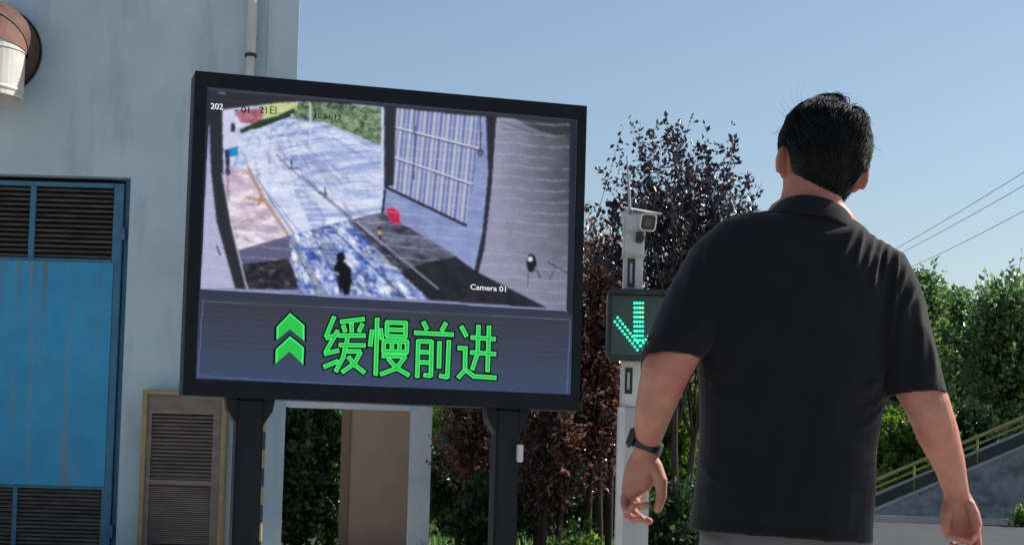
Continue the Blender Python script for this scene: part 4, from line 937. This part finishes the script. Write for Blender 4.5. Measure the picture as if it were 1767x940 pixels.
folds(so, [
 ([(1474,396),(1462,420),(1450,448)],0.0068,5.5), ([(1488,400),(1483,425),(1476,462)],0.0074,5), ([(1508,408),(1502,430),(1494,466)],0.0081,5.5), ([(1521,416),(1513,450),(1504,500)],0.0088,5.5),
 ([(1532,426),(1528,455),(1524,492)],0.0074,5), ([(1548,438),(1545,500),(1538,590)],0.0081,4), ([(1562,462),(1556,485),(1548,520)],0.0074,5.5), ([(1578,492),(1570,515),(1556,545)],0.0068,6),
 ([(1586,520),(1592,575),(1588,630)],.0050,7), ([(1600,566),(1608,610),(1616,660)],.0045,6), ([(1572,560),(1580,620),(1574,672)],-.0035,7), ([(1553,560),(1556,620),(1548,680)],.0035,6),
 ([(1385,402),(1430,405),(1470,400)],.0035,6), ([(1345,420),(1372,440),(1400,436)],.0030,9),
 ([(1225,418),(1213,500),(1206,600)],.0045,5), ([(1192,470),(1180,530),(1166,590)],.0035,8), ([(1240,560),(1222,600),(1214,650)],.0045,9), ([(1205,640),(1240,680),(1290,700)],.0040,11),
 ([(1385,690),(1430,735),(1475,775),(1502,790)],.0060,10), ([(1410,660),(1460,700),(1510,720)],-.004,12), ([(1440,790),(1480,815),(1503,830)],.0050,9), ([(1525,640),(1500,670),(1470,680)],.005,9),
 ([(1300,560),(1305,700),(1290,860)],.0030,22), ([(1400,560),(1395,720),(1385,890)],-.0035,24), ([(1235,720),(1230,800),(1218,890)],.0040,12), ([(1470,840),(1466,880),(1462,920)],.0035,10), ([(1330,800),(1340,860),(1352,920)],.003,14),
 ([(1531,672),(1508,700),(1478,712)],.0042,5), ([(1529,690),(1505,728),(1470,748)],.0038,5), ([(1533,640),(1512,655),(1492,655)],-.0035,5), ([(1206,612),(1226,640),(1258,650)],.0038,5), ([(1207,650),(1232,672),(1262,676)],-.0030,5),
 ([(1338,404),(1300,412),(1262,424)],.0022,4), ([(1208,560),(1186,575),(1160,582)],.0035,6), ([(1536,600),(1560,628),(1590,640)],.0035,6), ([(1128,600),(1160,612),(1198,612)],-.0022,4), ([(1536,672),(1580,678),(1626,668)],-.0022,4), ([(1196,884),(1300,905),(1400,916),(1498,920)],-.0020,4),
 ([(1260,740),(1300,765),(1350,770)],.0022,8), ([(1420,830),(1460,850),(1500,856)],.0032,7), ([(1210,800),(1235,830),(1262,842)],.0030,7)])
# collar: stand and fall
def cring_(px, py, hw, hd, tilt=.20, front=.0): return ring(mp(px,py+25,.0), XV*(hw+.004)-ZV*(hw*tilt), YV*hd-ZV*(hd*front), 40, 2.1)
col = MB()
col.loft([cring_(1402,368,.068,.072,.2,.45), cring_(1402,357,.070,.074,.2,.45), cring_(1402,353,.074,.078,.2,.45), cring_(1401,356,.079,.083,.2,.45), cring_(1399,370,.089,.091,.2,.42), cring_(1397,384,.100,.097,.2,.4), cring_(1396,390,.105,.100,.2,.38), cring_(1396,392,.101,.096,.2,.38), cring_(1398,374,.083,.085,.2,.42)], caps=False)
co_ = col.build('collar', MT['shirt'], man, smooth=True)
sub = co_.modifiers.new('s','SUBSURF'); sub.levels = sub.render_levels = 2
# ---- trousers, shoes
tr = MB()
limb(tr, [(mp(1352,868),.148,.108),(mp(1351,905),.158,.118),(mp(1352,950),.164,.122),(mp(1354,985),.15,.115)], 30)
for h, k_, an_ in LG:
    limb(tr, [(h+ZV*.03,.092,.10),(h.lerp(k_,.5),.086,.092),(k_,.074,.078),(k_.lerp(an_,.5),.068,.072),(an_+ZV*.03,.062,.066),(an_-ZV*.01,.062,.068)], 20)
to = remesh(tr, 'trousers', .006, 5, MT['trouser'], man); folds(to, [], .002)
MT['shoe'] = mat('black_shoe', (.015,.015,.016), (.025,.025,.026), 20, .5, .4)
for h, k_, an_ in LG:
    sh = MB(); zt = .0
    sh.loft([ring(Vector((an_.x, an_.y+dy, .012+zz)), XV*w_, ZV*hh, 16, 2.6) for dy, zz, w_, hh in ((-.07,.03,.022,.025),(-.055,.035,.036,.045),(0,.045,.040,.056),(.06,.035,.044,.046),(.13,.025,.047,.036),(.18,.02,.036,.028),(.205,.016,.015,.016))])
    sh.build('shoe', MT['shoe'], man, smooth=True)
# ---- wrist band
wb = MB(); wc = mp(1116,767,.056); wt_ = (mp(1113,786,.07)-mp(1121,740,.03)).normalized(); wa = (XV-wt_*XV.dot(wt_)).normalized()
wa2 = (wa + wt_*.30).normalized(); wn = wa2.cross(YV).normalized(); wt3 = wn if wn.z < 0 else -wn
wr = lambda off, k: ring(wc+wt3*off, wa2*(.0285+k), (YV-wt3*YV.dot(wt3)).normalized()*(.0262+k), 28, 2.1)
wb.loft([wr(-.0135,.0010), wr(-.0120,.0065), wr(.0120,.0065), wr(.0135,.0010), wr(-.0135,.0010)], caps=False)
band = wb.build('wristband', MT['black'], man, smooth=True)
wd = MB(); wo = wc - wa2*.034 - YV*.004; wd.obox(wo, wa2, YV, wt3, (-.010,.006), (-.018,.018), (-.026,.018)); wd.build('watch_case', MT['black'], man, bevel=.005, segs=3)
# ---- eyes (on the far side of the head)
for s_ in (-1,1):
    eb = MB(); ce = HM@Vector((s_*.031,.079,.012)); eb.loft([ring(ce+ZV*(.011*math.sin(t_)), XV*(.011*math.cos(t_)), YV*(.011*math.cos(t_)), 14) for t_ in np.linspace(-1.45,1.45,9)]); eb.build('eye', mat('eye', (.08,.06,.05), rough=.15), man, smooth=True)
# ---- hair
def hairline(az):
    a = abs(math.degrees((az+math.pi) % (2*math.pi)-math.pi))
    return np.interp(a, [0,18,40,62,74,86,100,112,135,180], [-.086,-.082,-.068,-.050,-.020,.022,.020,-.012,.058,.078])
hairm = mat('black_hair', (.006,.0055,.0055), (.012,.0105,.010), 60, .56, .25)
hb_ = hairm.node_tree.nodes['Principled BSDF']; hb_.inputs['Anisotropic'].default_value = .4
def thick(az, z):
    """hair depth over the skull: short at the nape, fuller on crown and sides"""
    a = abs(math.degrees((az+math.pi) % (2*math.pi)-math.pi)); f = (z-hairline(az))/.06
    return .004+.0118*min(max(f,0),1)**.8
cap = MB(); NA, NZ = 72, 22; vs = []
for i in range(NA):
    az = 2*math.pi*i/NA; z0_ = hairline(az)
    for k in range(NZ):
        f = k/(NZ-1); z_ = z0_+(.1179-z0_)*(1-(1-f)**1.6)
        vs.append(HM@(skull(az, z_, 0)+ (skull(az,z_,1)-skull(az,z_,0)-ZV*0).normalized()*0 + (Vector((math.sin(az)*np.interp(z_,[.0,.118],[1,.35]), -math.cos(az)*np.interp(z_,[.0,.118],[1,.35]), np.interp(z_,[0,.06,.118],[.0,.35,1])))).normalized()*thick(az,z_)*.72))
top = len(vs); vs.append(HM@Vector((0,-.004,.1179+.011)))
fs = [(i*NZ+k, ((i+1)%NA)*NZ+k, ((i+1)%NA)*NZ+k+1, i*NZ+k+1) for i in range(NA) for k in range(NZ-1)]+[(i*NZ+NZ-1, ((i+1)%NA)*NZ+NZ-1, top) for i in range(NA)]
cap.add(vs, fs); hair_o = cap.build('hair', hairm, man, smooth=True)
hrng = np.random.default_rng(5); strands = MB()
whorl = Vector((.018,-.055,.108))
def surf_normal(p): return Vector((p.x/.0775**2, (p.y+.003)/.0985**2, max(p.z,-.03)/.118**2*(1 if p.z > 0 else .3))).normalized()
def project(p):
    """nearest skull point in the direction of p"""
    az = math.atan2(p.x, -(p.y-np.interp(p.z,HZ,HO))); z_ = min(max(p.z,-.12),.1179); return az, z_
NSTR = 9500
for q in range(NSTR):
    az = hrng.uniform(-math.pi, math.pi); z0_ = hairline(az); f = hrng.uniform(0,1)**.8; z_ = z0_+(.1175-z0_)*f
    if z_ > .085 and hrng.random() < .45: continue
    p = skull(az, z_); n_ = surf_normal(p); d_ = p-whorl; d_ = d_-n_*d_.dot(n_)
    if d_.length < 1e-4: continue
    d_.normalize(); sw = n_.cross(d_)
    cl = math.sin(p.x*95+p.z*40+1.1)+.8*math.sin(p.y*88-p.z*63+p.x*30)
    d_ = (d_ + sw*(.22+.30*cl*.5+hrng.normal(0,.10)) + Vector((0,0,-.30*(p.z < .08)))).normalized()
    long_ = min(max((z_-z0_)/.07,0.12),1); L = (.011+.028*long_)*hrng.uniform(.75,1.2)
    lift = thick(az,z_)*(.90+.10*cl)*hrng.uniform(.80,1.05); pts_ = []; pos = p.copy()
    stray = hrng.random() < .006
    for k in range(5):
        t_ = k/4; n2 = surf_normal(pos); h_ = lift*(.55+.75*math.sin(min(t_*2.3,1.9)))*(1 if k else .3)
        if stray: h_ += .020*t_*hrng.uniform(.4,1.2)
        pts_.append(HM@(pos+n2*h_)); d_ = (d_-n2*d_.dot(n2)).normalized()
        if stray: d_ = (d_+Vector(hrng.normal(0,.22,3))).normalized()
        pos = pos+d_*(L/4); az2, z2 = project(pos); sp_ = skull(az2, z2); pos = sp_ if pos.z < .11 else pos
    wd_ = .00085*hrng.uniform(.7,1.3)*(.5 if stray else 1)
    try: strands.tube(pts_, [wd_, wd_*1.1, wd_, wd_*.75, wd_*.2], 3, caps=False)
    except Exception: pass
# fine short hairs fading out below the hairline
for q in range(1500):
    az = hrng.normal(0, .75); z_ = hairline(az)-abs(hrng.normal(0,.006))+.003
    if z_ < -.11: continue
    p = skull(az, z_); n_ = surf_normal(p); d_ = (Vector((hrng.normal(0,.25),0,-1))-n_*n_.dot(Vector((0,0,-1)))*.8).normalized(); L = hrng.uniform(.004,.010)
    strands.tube([HM@(p+n_*.0005), HM@(p+d_*L*.5+n_*.0022), HM@(p+d_*L+n_*.0020)], [.00035,.0003,.0001], 3, caps=False)
# loose wisps lifted by the wind at the crown
for (x_, y_, dx_, dy_) in ((1352,190,-10,-18),(1360,186,-14,-22),(1368,182,-6,-34),(1372,178,4,-36),(1350,196,-14,-10),(1378,176,8,-30),(1420,163,-16,-6),(1440,160,14,-6),(1452,160,18,4),(1462,164,14,6),(1446,160,20,0),(1470,168,16,10)):
    p0 = mp(x_+6,y_+8,.0); p1 = mp(x_+dx_*.5, y_+dy_*.5, .0); p2 = mp(x_+dx_+3, y_+dy_, .01)
    strands.tube([p0, p0.lerp(p1,.5)+ZV*.002, p1, p2], [.0003,.00026,.0002,.00006], 3, caps=False)
link('hair_strands', strands.mesh('hair_strands', True), hairm, hair_o)
